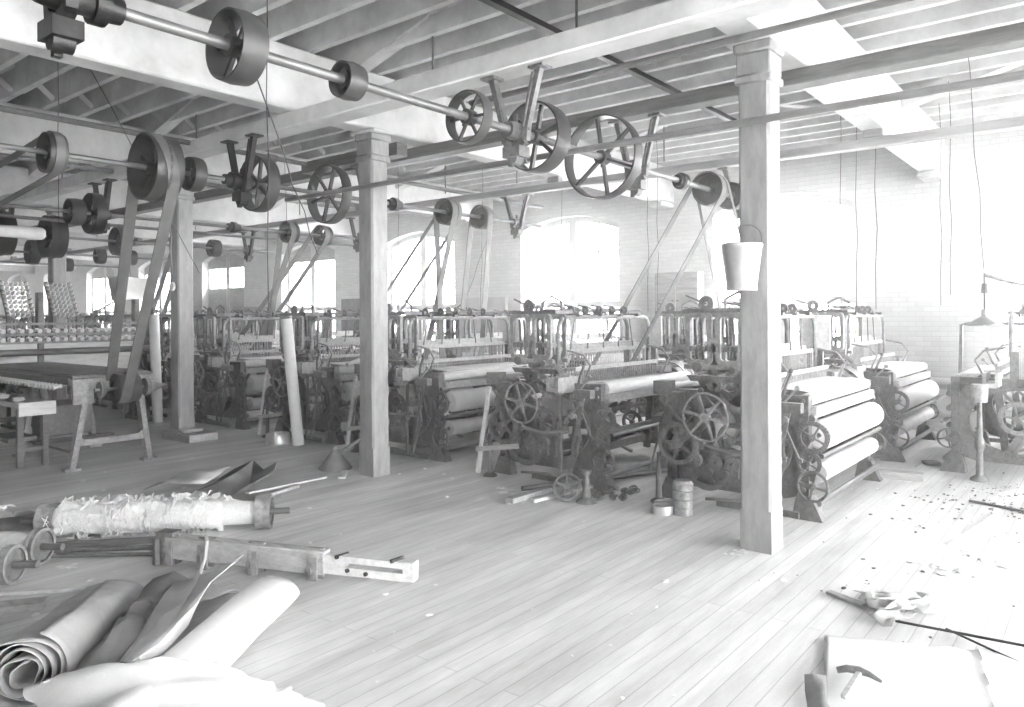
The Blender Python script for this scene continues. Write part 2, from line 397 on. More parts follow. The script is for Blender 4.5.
def make_hanger(m='iron'):
    t = thing('shaft_hanger', '', 'shaft hanger')
    top = .445
    for s in (-1, 1):
        a = MB()
        pts = [(0, s * .25, top), (0, s * .24, top - .03), (0, s * .12, .05), (0, s * .1, -.08), (0, s * .03, -.12)]
        for p, q in zip(pts, pts[1:]): a.bar(p, q, .06, .055, up=(1, 0, 0))
        a.bar((-.035, s * .21, top - .04), (-.035, s * .1, .02), .02, .02)
        a.build('leg', m, t)
    for a_ in (-.33, .18): MB().box(-.075, .075, a_, a_ + .15, top - .02, top).build('mounting_foot', m, t, bevel=.004)
    b = MB(); b.lathe((-.11, 0, 0), (.11, 0, 0), [(0, .036), (0, .06), (.07, .07), (.15, .07), (.22, .06), (.22, .036)], 16)
    b.bar((0, 0, -.14), (0, 0, -.05), .035); b.bar((0, 0, .05), (0, 0, .13), .03); b.bar((0, -.15, 0), (0, .15, 0), .025); b.build('bearing', m, t)
    m_ = MB(); m_.box(-.07, .07, -.09, .09, -.2, -.12); m_.ringx((0, 0, -.2), 0, .05, .1, 12); m_.bar((0, .05, -.26), (0, .05, -.15), .04); m_.build('drip_cup', m, t, bevel=.008)
    return t
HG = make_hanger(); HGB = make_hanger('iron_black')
hangers = [(1.32, 3.53, 'black', 'black drop hanger at the near end of the nearest line shaft'),
    (4.46, 3.53, '', 'grey forked hanger between the spoked pulleys on the post beam'),
    (6.29, 3.53, '', 'hanger just behind the largest spoked pulley'),
    (8.83, 3.53, '', 'hanger between the two solid pulleys beside the pail post'),
    (1.32, 6.98, 'black', 'hanger on the nearer beam holding the second line shaft'),
    (4.30, 6.98, 'black', 'hanger beside the dark spoked pulley above the third post'),
    (6.0, 6.98, '', 'hanger close by the left side of the second post'),
    (8.83, 6.98, '', 'small hanger on the grey stringer left of the bright double window'),
    (4.46, 10.6, 'black', 'hanger on the third line shaft behind the wide belts'),
    (8.83, 10.6, 'black', 'hanger of the third line shaft near the windows left of the second post'),
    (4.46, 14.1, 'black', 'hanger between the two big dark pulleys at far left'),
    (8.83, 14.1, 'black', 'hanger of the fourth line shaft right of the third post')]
used = {}
for x, y, c, lab in hangers:
    src = HGB if c else HG
    if src in used: h = dup(src)
    else: h = src; used[src] = 1
    h.location = (x, y, ZS); h['label'] = lab; h['group'] = 'shaft hangers'
    if abs(x - 8.83) < .01: h.scale = (.84, .84, .9)
    if abs(x - 6.29) < .01: h.scale = (.84, .84, 1.05)
    if x in (4.46, 4.30, 1.32, 6.0): h.scale = (.9, .9, 1.0)
tag(MB().box(5.9, 6.06, 6.4, 8.2, 3.55, 3.69).build('hanger_timber', 'wood_dark'), 'short dark timber left of the second post holding a hanger', 'timber')

def belt(x, a, b, w, label, cross=False, th=.008):
    (y1, z1, r1), (y2, z2, r2) = a, b
    p, q = V((y1, z1)), V((y2, z2)); d = q - p; L = d.length; u = d / L; n = V((-u.y, u.x))
    base = math.atan2(u.y, u.x)
    sgn = 1 if not cross else -1
    ca = (r1 - sgn * r2) / L; al = math.acos(max(-1, min(1, ca)))
    pts = []
    for k in range(13): an = base + al + (2 * PI - 2 * al) * k / 12; pts.append((y1 + r1 * math.cos(an), z1 + r1 * math.sin(an)))
    if not cross:
        for k in range(13): an = base - al + 2 * al * k / 12; pts.append((y2 + r2 * math.cos(an), z2 + r2 * math.sin(an)))
    else:
        for k in range(13): an = base + PI - al - (2 * PI - 2 * al) * k / 12; pts.append((y2 + r2 * math.cos(an), z2 + r2 * math.sin(an)))
    N = len(pts); vs = []; 
    for i in range(N):
        pa, pb = V(pts[i - 1]), V(pts[(i + 1) % N]); t_ = (pb - pa).normalized(); nn = V((t_.y, -t_.x))
        for e in (0, th):
            o_ = V(pts[i]) + nn * e
            for xx in (x - w / 2, x + w / 2): vs.append((xx, o_.x, o_.y))
    fs = []
    for i in range(N):
        j = (i + 1) % N; A, B = i * 4, j * 4
        fs += [(A, A + 1, B + 1, B), (A + 2, B + 2, B + 3, A + 3), (A, B, B + 2, A + 2), (A + 1, A + 3, B + 3, B + 1)]
    m = MB(); m.add(vs, fs, False)
    return tag(m.build('drive_belt', 'belt'), label, 'belt', 'leather drive belts')
bl = belt(3.41, (6.98, ZS, .31), (8.9, .9, .165), .11, 'wide flat belt from the drum pulley down to the slatted table')
for v in bl.data.vertices: v.co.x += .5 * (3.09 - v.co.z) / 2.2
belt(7.88, (3.53, ZS, .184), (4.97, .8, .22), .1, 'belt slanting down left of the hanging pail')
belt(8.0, (3.53, ZS, .184), (3.02, .8, .22), .06, 'belt dropping behind the pail post')
belt(7.30, (6.98, ZS, .174), (7.25, .8, .22), .1, 'crossed belt slanting right below the small pulleys past the second post', True)
belt(7.40, (6.98, ZS, .174), (9.2, .8, .22), .06, 'open belt dropping just right of the second post')
belt(8.02, (6.98, ZS, .167), (7.25, .8, .22), .1, 'belt from the small solid pulley left of the bright double window')
belt(7.35, (10.6, ZS, .174), (11.45, .8, .22), .1, 'crossed dark belt left of the second post', True)
belt(8.02, (10.6, ZS, .174), (13.4, .8, .22), .1, 'dark belt before the six paned windows')
belt(7.35, (14.1, ZS, .174), (15.65, .8, .22), .1, 'belt right of the third post')
belt(2.54, (6.98, ZS, .176), (12.5, 2.55, .2), .07, 'belt slanting off to the left from the small near pulley')

# ------------------------------------------------------------------ looms
def wheel(m, c, r, w, n, rim=.02, hub=.04, sw=.02, ph=.2):
    m.tube([(c[0], c[1] + r * math.cos(2 * PI * k / 36), c[2] + r * math.sin(2 * PI * k / 36)) for k in range(36)], rim, 8, True)
    m.spokesx(c, hub * .6, r, n, sw * 1.3, sw, ph); m.ringx(c, .004, hub, w, 14); return m
def gear(m, c, r, w, n=28, spk=4):
    m.ringx(c, r * .8, r, w, 40)
    for k in range(n):
        a = 2 * PI * k / n; e = V((0, math.cos(a), math.sin(a))); m.bar(V(c) + e * r * .97, V(c) + e * (r + .014), w, .012, up=(1, 0, 0))
    m.spokesx(c, .02, r * .85, spk, r * .2, w * .5, .5); m.ringx(c, .004, r * .22, w * 1.5, 12); return m

def make_loom(var, met='iron'):
    W = 2.1
    t = thing('power_loom', '', 'loom')
    P = lambda m, n, k, **kw: m.build(n, k, t, **kw)
    # cast side frames: plate with a big arched opening, front post and splayed feet
    for x in (.12, W - .06):
        m = MB(); cy, cz, hy, hz = .68, .56, .6, .42
        outer, inner = [], []
        for k in range(40):
            a = 2 * PI * k / 40; c, s = math.cos(a), math.sin(a)
            q = min(hy / max(1e-6, abs(c)), hz / max(1e-6, abs(s))); q = min(q, .66)
            outer.append((cy + q * c, cz + q * s)); inner.append((cy + .5 * c, cz + .01 + .335 * s))
        m.holed(outer, inner, 'X', x - .02, x + .02)
        m.holed([(cy + .525 * math.cos(2 * PI * k / 40), cz + .01 + .36 * math.sin(2 * PI * k / 40)) for k, (b, _) in enumerate(outer)], inner, 'X', x - .04, x + .04)
        m.box(x - .045, x + .045, .02, .1, .03, 1.025); m.box(x - .05, x + .05, 1.2, 1.3, .03, 1.0)
        for y, d in ((.06, -1), (1.25, 1)):
            m.plate([(y - .06, .2), (y + .06, .2), (y + .1 + .05 * (d > 0), 0), (y - .1 - .05 * (d < 0), 0)], 'X', x - .056, x + .056)
        m.box(x - .03, x + .03, .08, 1.22, .96, 1.02)
        m.box(x - .03, x + .03, .55, .63, 1.0, 1.3); m.box(x - .03, x + .03, .82, .9, 1.0, 1.3)
        for y, z in ((.06, .9), (.06, .6), (.06, .25), (1.25, .8), (1.25, .4), (.68, .95)): m.ringx((x, y, z), .0, .016, .12, 8)
        for z in (.35, .5, .68, .84): m.ringx((x, .0, z), 0, .03, .07, 10)
        P(m, 'side_frame', met)
    # rails across
    m = MB(); m.box(.1, W, .5, .58, .2, .28); m.box(.1, W, .9, .98, .2, .26); m.box(.1, W, 1.1, 1.18, .86, .95); P(m, 'cross_rail', met)
    # front: breast beam, cloth rolls, rods
    m = MB(); m.lathe((.16, .06, .985), (W - .1, .06, .985), [(0, .01), (0, .055), (W - .26, .055), (W - .26, .01)], 20); P(m, 'breast_roller', 'wood_pale')
    m = MB(); m.box(.14, W - .08, -.03, .03, .84, .93); P(m, 'breast_beam', 'wood_mid', bevel=.008)
    m = MB(); m.lathe((.22, -.02, .69), (W - .16, -.02, .69), [(0, .02), (0, .10), (.03, .125), (W - .41, .125), (W - .38, .1), (W - .38, .02)], 28); P(m, 'cloth_roll', 'cloth', label='white roll of woven cloth')
    m = MB(); m.lathe((.22, .0, .37), (W - .16, .0, .37), [(0, .02), (0, .085), (W - .38, .085), (W - .38, .02)], 24); P(m, 'take_up_roller', 'paper')
    m = MB(); m.cyl((.12, -.07, .53), (W - .04, -.07, .53), .02, 10); P(m, 'guide_rod', 'steel')
    m = MB(); m.cyl((.12, -.04, .14), (W - .04, -.04, .14), .028, 10); P(m, 'guide_rod', 'steel')
    # take-up gears by the front post
    for y, z, r in ((-.02, .69, .12), (.02, .47, .09)):
        P(gear(MB(), (.06 if r > .1 else .075, y, z), r, .025), 'take_up_gear', met)
    P(wheel(MB(), (.045, -.02, .29), .12, .04, 4, .012, .03, .018), 'take_up_wheel', met)
    P(wheel(MB(), (W + .04, -.0, .37), .1, .04, 4, .011, .03, .016), 'take_up_wheel', met)
    # the woven sheet from breast roller over to the heddles and to the back roller
    m = MB(); m.grid(lambda u, v: (.26 + v * (W - .46), .07 + u * .42, 1.042 + .02 * u + .004 * math.sin(9 * v + 3 * u)), 4, 16); P(m, 'cloth_web', 'cloth', solid=.006)
    m = MB(); m.grid(lambda u, v: (.26 + v * (W - .46), .8 + u * .42, 1.06 - .03 * u), 4, 16); P(m, 'warp_sheet', 'cloth', solid=.004)
    # sley with reed and shuttle boxes
    m = MB(); m.box(-.12, W + .14, .36, .45, .93, 1.0); P(m, 'sley', 'wood_mid', bevel=.008)
    m = MB(); m.box(.2, W - .14, .4, .43, 1.13, 1.17); 
    for k in range(40): x = .22 + k * (W - .38) / 39; m.box(x, x + .008, .41, .42, 1.0, 1.14)
    P(m, 'reed', 'wood_mid')
    for a, b in ((-.2, .2), (W - .14, W + .24)):
        m = MB(); m.box(a, b, .34, .37, .98, 1.09); m.box(a, b, .45, .48, .98, 1.09); m.box(a, b, .34, .48, .95, .985); m.box((a + b) / 2 - .02, (a + b) / 2 + .02, .33, .49, 1.09, 1.11); P(m, 'shuttle_box', 'wood_mid')
    for x in (.3, W - .24):
        m = MB(); m.bar((x, .42, .95), (x, .5, .12), .05, .07); P(m, 'sley_sword', met)
    # heddle frames
    for k, y in enumerate((.56, .63, .70)):
        m = MB(); z0, z1 = .86 + .03 * k, 1.3 + .03 * k
        m.box(.22, W - .16, y - .012, y + .012, z0, z0 + .04); m.box(.22, W - .16, y - .012, y + .012, z1, z1 + .04)
        m.box(.22, .25, y - .012, y + .012, z0, z1); m.box(W - .19, W - .16, y - .012, y + .012, z0, z1)
        for i in range(34): x = .27 + i * (W - .5) / 33; m.box(x - .002, x + .002, y - .002, y + .002, z0, z1)
        P(m, 'heddle_frame', 'wood_mid')
    # overhead arches (rounded inverted U), with cross slats
    for y in (.56, .86):
        q = .14; pts = [(.12, y, 1.25), (.12, y, 1.68 - q)] + arc((.12 + q, 1.68 - q), q, PI, PI / 2, 6, 'XZ', y) + arc((W - .06 - q, 1.68 - q), q, PI / 2, 0, 6, 'XZ', y) + [(W - .06, y, 1.25)]
        m = MB(); m.tube(pts, .024, 8); P(m, 'overhead_arch', 'iron_pale' if y < .7 else met)
    m = MB()
    for x in (.45, .9, 1.3, 1.7): m.box(x - .03, x + .03, .5, .92, 1.69, 1.72)
    m.cyl((.1, .71, 1.76), (W, .71, 1.76), .016, 8); m.cyl((.45, .62, 1.74), (.45, .8, 1.74), .03, 8)
    P(m, 'harness_shaft', met)
    for i in range(5):
        x = .5 + i * .28
        m = MB(); m.bar((x, .6, 1.74), (x - .1 + .05 * i, .6, 1.34), .012); m.ringx((x, .66, 1.76), .012, .05, .02, 16); m.bar((x, .66, 1.76), (x + .02, .95, 1.82), .016); P(m, 'harness_lever', met)
    # warp beam at the back with broad flanges
    m = MB(); m.lathe((.3, 1.2, .6), (W - .24, 1.2, .6), [(0, .02), (0, .17), (W - .54, .17), (W - .54, .02)], 24); P(m, 'warp_beam', 'yarn')
    for x in (.27, W - .21):
        m = MB(); m.ringx((x, 1.2, .6), .1, .27, .025, 32); m.ringx((x, 1.2, .6), .255, .28, .05, 32); m.ringx((x, 1.2, .6), .0, .1, .06, 20); P(m, 'beam_flange', met)
    m = MB(); m.cyl((.1, 1.28, 1.02), (W, 1.28, 1.02), .05, 16); P(m, 'whip_roller', 'steel')
    # crank shaft, bottom shaft
    m = MB(); m.cyl((-.1, .62, .62), (W + .12, .62, .62), .026, 10)
    for x in (.5, 1.55):
        m.ringx((x, .62, .62), .02, .075, .04, 14); m.bar((x, .6, .65), (x, .46, .8), .03)
    P(m, 'crank_shaft', 'steel')
    m = MB(); m.cyl((-.06, .85, .32), (W + .1, .85, .32), .024, 10); m.lathe((.4, .85, .32), (.46, .85, .32), [(0, .02), (0, .1), (.06, .1), (.06, .02)], 16); m.lathe((1.6, .85, .32), (1.66, .85, .32), [(0, .02), (0, .1), (.06, .1), (.06, .02)], 16); P(m, 'bottom_shaft', 'steel')
    # near end: hand wheel, gears, brake wheel, levers
    P(wheel(MB(), (-.2, .80, .82), .205, .07, 6, .010, .04, .02), 'hand_wheel', 'iron_pale', label='large spoked hand wheel with a thin round rim')
    m = MB(); m.cyl((-.24, .80, .82), (.16, .80, .82), .02, 10); P(m, 'wheel_spindle', 'steel')
    P(gear(MB(), (.02, .58, 1.04), .17, .035, 36, 5), 'crank_gear', 'iron_pale')
    P(gear(MB(), (-.03, .62, .62), .13, .04, 30, 4), 'crank_gear', met)
    P(gear(MB(), (-.05, .85, .36), .19, .035, 40, 5), 'bottom_gear', met)
    m = MB(); m.ringx((-.13, 1.08, .56), .15, .185, .08, 32); m.spokesx((-.13, 1.08, .56), .02, .16, 5, .03, .03); m.ringx((-.11, 1.08, .56), 0, .04, .2, 12); P(m, 'brake_wheel', met)
    m = MB(); m.tube([(-.07, 1.3, .95), (-.09, 1.1, .77), (-.1, .9, .56), (-.1, .6, .52), (-.08, .3, .56)], .02, 8); m.ringx((-.1, .9, .56), .0, .05, .05, 12); P(m, 'brake_lever', met)
    m = MB(); m.box(-.08, .08, 1.22, 1.36, .98, 1.1); m.box(-.05, .06, 1.12, 1.26, .62, 1.0); m.ringx((-.07, 1.2, .8), 0, .05, .04, 12); m.ringx((-.07, 1.26, .94), 0, .04, .04, 12); m.ringx((-.07, 1.2, .67), 0, .03, .04, 12); P(m, 'bracket', met, bevel=.008)
    m = MB(); m.box(-.06, .04, .5, 1.05, .26, .5); m.box(-.1, .0, .55, .8, .3, .42)
    for y in (.6, .75, .95): m.ringx((-.09, y, .42), .015, .065, .05, 16); m.ringx((-.1, y + .05, .33), 0, .03, .06, 10)
    P(m, 'pick_cam_box', met, bevel=.01)
    m = MB(); m.lathe((-.1, 1.3, 0), (-.1, 1.3, .45), [(0, .08), (.02, .07), (.04, .03), (.4, .018), (.45, .018)], 14); m.bar((-.1, 1.3, .42), (-.02, 1.2, .62), .03); m.tube([(-.14, 1.36, .3), (-.12, 1.32, .5), (-.04, 1.26, .7)], .012, 6); P(m, 'foot_stand', met)
    m = MB()
    for a, b in (((-.07, .12, .95), (-.09, .3, .1)), ((-.06, .3, .92), (-.08, .16, .5)), ((-.08, .16, .5), (-.1, .28, .12)), ((-.05, .42, .9), (-.12, .36, .08))): m.bar(a, b, .022, .03)
    m.bar((-.08, .05, .07), (-.08, .75, .07), .03, .05); m.tube([(-.1, .4, .1), (-.18, .5, .14), (-.2, .8, .12)], .014, 6)
    P(m, 'connecting_rod', met)
    m = MB(); m.bar((-.16, 1.42, .03), (-.1, 1.3, .95), .03, .045); P(m, 'picking_stick', 'wood_pale', label='slanted pale wooden picking stick')
    m = MB(); m.bar((-.16, 1.44, .28), (-.12, .9, .36), .03, .05); P(m, 'picking_arm', 'wood_mid')
    m = MB(); m.tube([(-.06, .2, 1.0), (-.1, .15, 1.1), (-.1, .1, 1.22)], .014, 6); m.blob((-.1, .1, 1.24), .025, 0, 0, 1); m.box(-.12, -.04, .02, .2, .9, .98); P(m, 'shipper_handle', met)
    # link motion, levers, springs and bolts crowding the near end
    rs = random.Random(21)
    for k in range(12):
        a = V((rs.uniform(-.16, .04), rs.uniform(.1, 1.25), rs.uniform(.15, .95))); b = a + V((rs.uniform(-.04, .04), rs.uniform(-.25, .25), rs.uniform(-.3, .3)))
        b.z = max(.06, min(1.1, b.z))
        m = MB(); m.bar(a, b, .014, .026, up=(1, 0, 0)); m.ringx(a, .0, .026, .03, 10); m.ringx(b, .0, .022, .03, 10); P(m, 'link', ['steel', 'iron_pale', met][k % 3])
    for y, z in ((.3, .75), (1.0, .9), (.45, .4)):
        m = MB(); m.tube([(-.1 + .016 * math.cos(k * .9), y + .016 * math.sin(k * .9), z - k * .004) for k in range(50)], .004, 5); P(m, 'spring', 'steel')
    for y, z in ((.06, .98), (1.0, .99), (1.24, .9), (.25, .16), (1.25, .2), (.06, .4), (.5, .9)):
        m = MB(); m.ringx((.06, y, z), 0, .018, .03, 8); m.ringx((.05, y, z), 0, .008, .05, 6); P(m, 'bolt', 'steel')
    for x in (.5, 1.0, 1.5):
        m = MB(); m.bar((x, .5, .12), (x + .1, 1.1, .3), .04, .03); P(m, 'treadle', 'wood_mid')
    for x in (.2, W - .2): m = MB(); m.tube([(x, .3, 1.02), (x, .22, 1.2), (x, .3, 1.3), (x, .5, 1.34)], .012, 6); P(m, 'rail_hook', 'iron_pale')
    P(gear(MB(), (W + .03, .62, .62), .16, .035, 34, 5), 'crank_gear', 'iron_pale')
    P(gear(MB(), (W + .03, .85, .36), .13, .035, 30, 4), 'bottom_gear', met)
    if var == 'A':
        for dx in (.0, .06, .12, .18):
            m = MB(); pts = arc((.38, .86), .27, -.5, PI + .3, 18)
            for (a, b) in zip(pts, pts[1:]): m.bar((W + .1 + dx, a[1], a[2]), (W + .1 + dx, b[1], b[2]), .012, .04, up=(1, 0, 0))
            P(m, 'belt_guard', 'iron_pale')
        m = MB(); m.ringx((W + .19, .38, .86), .0, .2, .16, 28); m.ringx((W + .1, .38, .86), .0, .06, .1, 12); P(m, 'friction_drum', 'iron_pale')
        m = MB(); m.box(W + .0, W + .03, .42, .72, 1.32, 1.69); P(m, 'harness_board', 'wood_pale', bevel=.006, label='pale upright board at the end of the arch')
        m = MB(); m.box(W - .0, W + .05, .5, .62, .95, 1.33); P(m, 'board_post', met)
    # dobby head on its bracket
    z0 = 1.16
    m = MB(); m.plate([(.52, z0 - .05), (1.02, z0 - .05), (1.06, z0), (.5, z0)], 'X', -.02, .2); m.bar((.1, .58, 1.0), (.1, .55, z0), .06, .05); m.bar((.1, .9, 1.0), (.1, 1.0, z0), .06, .05); m.bar((.0, .62, .98), (.0, .9, z0 - .04), .03, .04); m.ringx((-.04, .78, 1.08), .03, .06, .04, 16); P(m, 'dobby_bracket', met)
    for x in (-.05, .22):
        def rr(a0, a1, b0, b1, q):
            pts = []
            for (cx, cz, s0) in ((a1 - q, b1 - q, 0), (a0 + q, b1 - q, PI / 2), (a0 + q, b0 + q, PI), (a1 - q, b0 + q, 1.5 * PI)):
                pts += [(cx + q * math.cos(s0 + k * PI / 10), cz + q * math.sin(s0 + k * PI / 10)) for k in range(6)]
            return pts
        m = MB()
        m.holed(rr(.52, .76, 1.26, 1.72, .05), rr(.56, .72, 1.30, 1.68, .03), 'X', x - .018, x + .018)
        m.holed(rr(.8, 1.04, 1.26, 1.72, .05), rr(.84, 1.0, 1.30, 1.68, .03), 'X', x - .018, x + .018)
        m.box(x - .018, x + .018, .5, 1.06, z0 + .06, 1.26); m.box(x - .018, x + .018, .75, .81, 1.45, 1.5)
        P(m, 'dobby_frame', 'iron_pale')
    for k in range(8):
        m = MB(); y = .57 + .06 * k; m.bar((-.08, y, 1.4), (.26, y, 1.4 + .02 * (k % 2)), .012, .05); m.bar((.05, y, 1.3), (.05, y + .02, 1.66), .012, .02); P(m, 'dobby_jack', met)
    for y, z, r in ((.6, 1.22, .03), (.75, 1.2, .03), (.92, 1.24, .045)):
        m = MB(); m.cyl((-.1, y, z), (.28, y, z), r, 12); P(m, 'pattern_roller', 'steel' if r < .04 else met)
    m = MB(); m.box(-.04, .26, .48, 1.08, 1.72, 1.755); m.tube([(.1, .5, 1.755), (.1, .5, 1.84), (.1, .62, 1.9), (.1, .74, 1.84), (.1, .74, 1.755)], .014, 6); m.ringx((.1, .92, 1.8), .02, .07, .03, 16); m.bar((.1, .92, 1.8), (.1, 1.12, 1.88), .016); P(m, 'dobby_top', met)
    # driving pulleys and guard
    x = 1.72 if var == 'A' else .02
    m = MB(); m.ringx((x, 1.05, .8), .19, .215, .1, 32); m.spokesx((x, 1.05, .8), .03, .2, 5, .04, .03); m.ringx((x, 1.05, .8), 0, .06, .14, 14); P(m, 'drive_pulley', 'iron_pale')
    m = MB(); m.cyl((.9 if var == 'A' else -.1, 1.05, .8), (W if var == 'A' else .3, 1.05, .8), .024, 10)
    if var == 'A':
        k_ = MB(); k_.ringx((1.05, 1.05, .8), .19, .215, .18, 32); k_.ringx((1.05, 1.05, .8), .0, .2, .02, 24); P(k_, 'clutch_pulley', 'iron_pale')
    P(m, 'drive_spindle', 'steel')
    for dx in (-.16, -.09, .09, .16):
        m = MB(); pts = arc((1.05, .8), .27, -.3, PI + .1, 18)
        for (a, b) in zip(pts, pts[1:]): m.bar((x + dx, a[1], a[2]), (x + dx, b[1], b[2]), .012, .035, up=(1, 0, 0))
        P(m, 'belt_guard', 'iron_pale')
    return t

loomA, loomB = make_loom('A'), make_loom('B')
L = [('A', 6.3, 1.97, 'power loom right behind the pail post, white cloth rolls facing right'),
     ('A', 6.22, 3.92, 'power loom between the two nearest posts, dobby and hand wheel in the open'),
     ('A', 6.3, 6.2, 'power loom standing right of the second post, its cloth rolls in view'),
     ('A', 6.3, 8.15, 'power loom left of the second post behind the leaning white tube'),
     ('A', 6.3, 10.4, 'power loom right of the block based third post'),
     ('A', 6.3, 12.35, 'power loom behind the block based third post'),
     ('A', 6.3, 14.6, 'dark power loom behind the right end of the slatted table'),
     ('A', 6.3, 16.55, 'dark power loom behind the creel, next to the slatted table'),
     ('A', 11.35, 1.42, 'power loom at the far right under the shaded hanging lamp'),
     ('B', 9.45, 2.0, 'power loom by the brick wall beyond the pail post loom'),
     ('B', 9.45, 3.92, 'power loom under the bright window left of the hanging pail'),
     ('B', 9.45, 6.2, 'power loom before the brick pier between bright double windows'),
     ('B', 9.45, 8.15, 'power loom just beyond the second post, under the bright double window'),
     ('B', 9.45, 10.4, 'power loom under the window hidden by the second post'),
     ('B', 9.45, 12.35, 'power loom in front of the first six paned window left of the second post'),
     ('B', 9.45, 14.6, 'power loom by the wall right of the third post'),
     ('B', 9.45, 16.55, 'power loom by the wall behind the third post'),
     ('A', 6.3, 18.8, 'far dark power loom'), ('A', 6.3, 20.75, 'far dark power loom'), ('B', 9.45, 18.8, 'far dark power loom'), ('B', 9.45, 20.75, 'far dark power loom'),
     ('A', 6.3, 23.0, 'far dark power loom'), ('B', 9.45, 23.0, 'far dark power loom')]
def strip(o, *names):
    for c in list(o.children):
        if c.name.split('.')[0] in names: bpy.data.objects.remove(c)
first = {'A': loomA, 'B': loomB}; seen = set(); bare = []
for v, x, y, lab in L:
    o = first[v] if v not in seen else dup(first[v]); seen.add(v)
    o.location = (x, y, 0); o['label'] = lab
    if 'far right' in lab: o.rotation_euler = (0, 0, PI)
    if lab.startswith('far dark'): o['label'] = 'far power loom dim among the machinery at the back left'
    if 'right behind the pail' in lab or 'far right' in lab: bare.append(o)
    o['group'] = 'power looms' if not lab.startswith('far dark') else 'far power looms'
for o in COL.objects:
    if o.get('label', '').startswith('power loom between the two nearest posts'):
        strip(o, 'cloth_roll', 'take_up_roller', 'cloth_web', 'breast_roller')
        MB().lathe((.16, .05, .97), (2.06, .05, .97), [(0, .01), (0, .075), (1.84, .075), (1.84, .01)], 24).build('breast_roller', 'wood_pale', o, label='stout bright front roller')
        MB().cyl((.2, .3, .45), (1.6, .3, .45), .045, 14).build('take_up_roller', 'steel', o)
        MB().box(.2, 1.95, .22, .3, .86, .98).build('cloth_rest', 'wood_mid', o)
        break
for o in bare:
    if 'far right' in o['label']: strip(o, 'belt_guard', 'friction_drum', 'harness_board', 'board_post')
for o in bare: strip(o, 'picking_stick', 'picking_arm')

# ------------------------------------------------------------------ slatted table with belt drive (left)
t = thing('slatted_winding_table', 'long dark slatted table on splayed iron legs, driven by a wide belt', 'table', (3.9, 9.1, 0))
m = MB(); m.box(-.42, .48, -.05, 3.15, 1.02, 1.06)
for k in range(31): m.box(-.4, .46, .02 + k * .1, .06 + k * .1, 1.06, 1.075)
m.build('tabletop', 'iron', t, bevel=.006)
m = MB(); m.box(-.42, .48, -.06, -.02, .86, 1.02); m.box(-.42, -.2, -.07, -.03, .74, .88); m.build('end_plate', 'iron_pale', t)
m = MB(); m.box(-.45, -.40, 0, 3.15, .96, 1.03); m.box(.46, .5, 0, 3.15, .92, 1.03); m.build('side_rail', 'iron', t)
for k in range(28):
    m = MB() if k == 0 else None
    if k == 0:
        m.lathe((0, 0, 0), (-.09, 0, -.02), [(0, .0), (0, .026), (.05, .018), (.09, .028), (.095, 0)], 10); pg = m.build('peg', 'wood_pale', t); o = pg
    else: o = dup(pg, t)
    o.location = (-.46, .15 + k * .105, .945)
for y in (0, 1.5, 2.95):
    for s, x0, x1 in ((-1, -.26, -.42), (1, .32, .44)):
        m = MB(); m.bar((x0, y, .9), (x1, y, .02), .06, .1, up=(0, 1, 0)); m.box(x1 - .08, x1 + .08, y - .06, y + .06, 0, .03); m.build('leg', 'iron_pale', t)
    m = MB(); m.bar((-.37, y, .3), (.41, y, .3), .05, .07); m.bar((-.35, y, .36), (-.28, y, .30), .04); m.bar((.38, y, .36), (.3, y, .3), .04); m.build('leg_brace', 'iron_pale', t)
m = MB(); m.cyl((-.25, -.2, .9), (.56, -.2, .9), .018, 10); m.build('drive_shaft', 'steel', t)
m = MB(); m.ringx((.1, -.2, .9), 0, .16, .22, 32); m.ringx((.1, -.2, .9), .1, .175, .03, 32); m.ringx((-.02, -.2, .9), .1, .17, .02, 32); m.build('drive_drum', 'pulley', t)
m = MB(); m.lathe((.3, -.2, .9), (.5, -.2, .9), [(0, .02), (0, .1), (.05, .1), (.08, .07), (.12, .06), (.2, .03), (.2, .0)], 20); m.build('clutch_cone', 'iron', t)
m = MB(); m.lathe((-.2, -.2, .9), (-.12, -.2, .9), [(0, .01), (0, .09), (.03, .09), (.06, .06), (.06, .01)], 16); m.build('ratchet', 'iron', t)
m = MB(); m.box(-.46, .44, .9, 1.0, .2, .24); m.cyl((-.4, .02, .2), (-.4, 2.95, .2), .015, 8); m.build('foot_rail', 'iron', t)
m = MB(); m.box(-.3, .3, 1.2, 1.9, .24, .62); m.build('gear_box', 'iron', t, bevel=.02)
t = thing('low_bench', 'low narrow bench along the front of the slatted table, strewn with scraps', 'bench', (3.33, 9.98, 0))
m = MB(); m.box(-.18, .18, -.35, 3.6, .68, .74); m.build('bench_top', 'wood_mid', t, bevel=.008)
m = MB(); m.box(-.19, .19, -.37, -.33, .6, .75); m.build('end_board', 'wood_pale', t)
for y in (-.2, 2.0):
    for x in (-.13, .13):
        m = MB(); m.bar((x, y, .68), (x, y, 0), .06, .06); m.build('leg', 'wood_dark', t)
m = MB(); m.box(-.15, .15, .1, .7, .25, .3); m.bar((-.13, -.2, .2), (.13, -.2, .2), .04); m.build('shelf', 'wood_dark', t)
for i, (x, y, s) in enumerate(((3.27, 10.0, .05), (3.35, 10.25, .045), (3.25, 10.5, .06), (3.37, 10.9, .04))):
    tag(MB().blob((x, y, .742 + s * .3), s, .6, i, 2, (1.3, 1.2, .35)).build('yarn_scrap', 'lint'), 'tuft of white yarn waste lying on the low bench', 'yarn waste', 'yarn waste on the low bench')

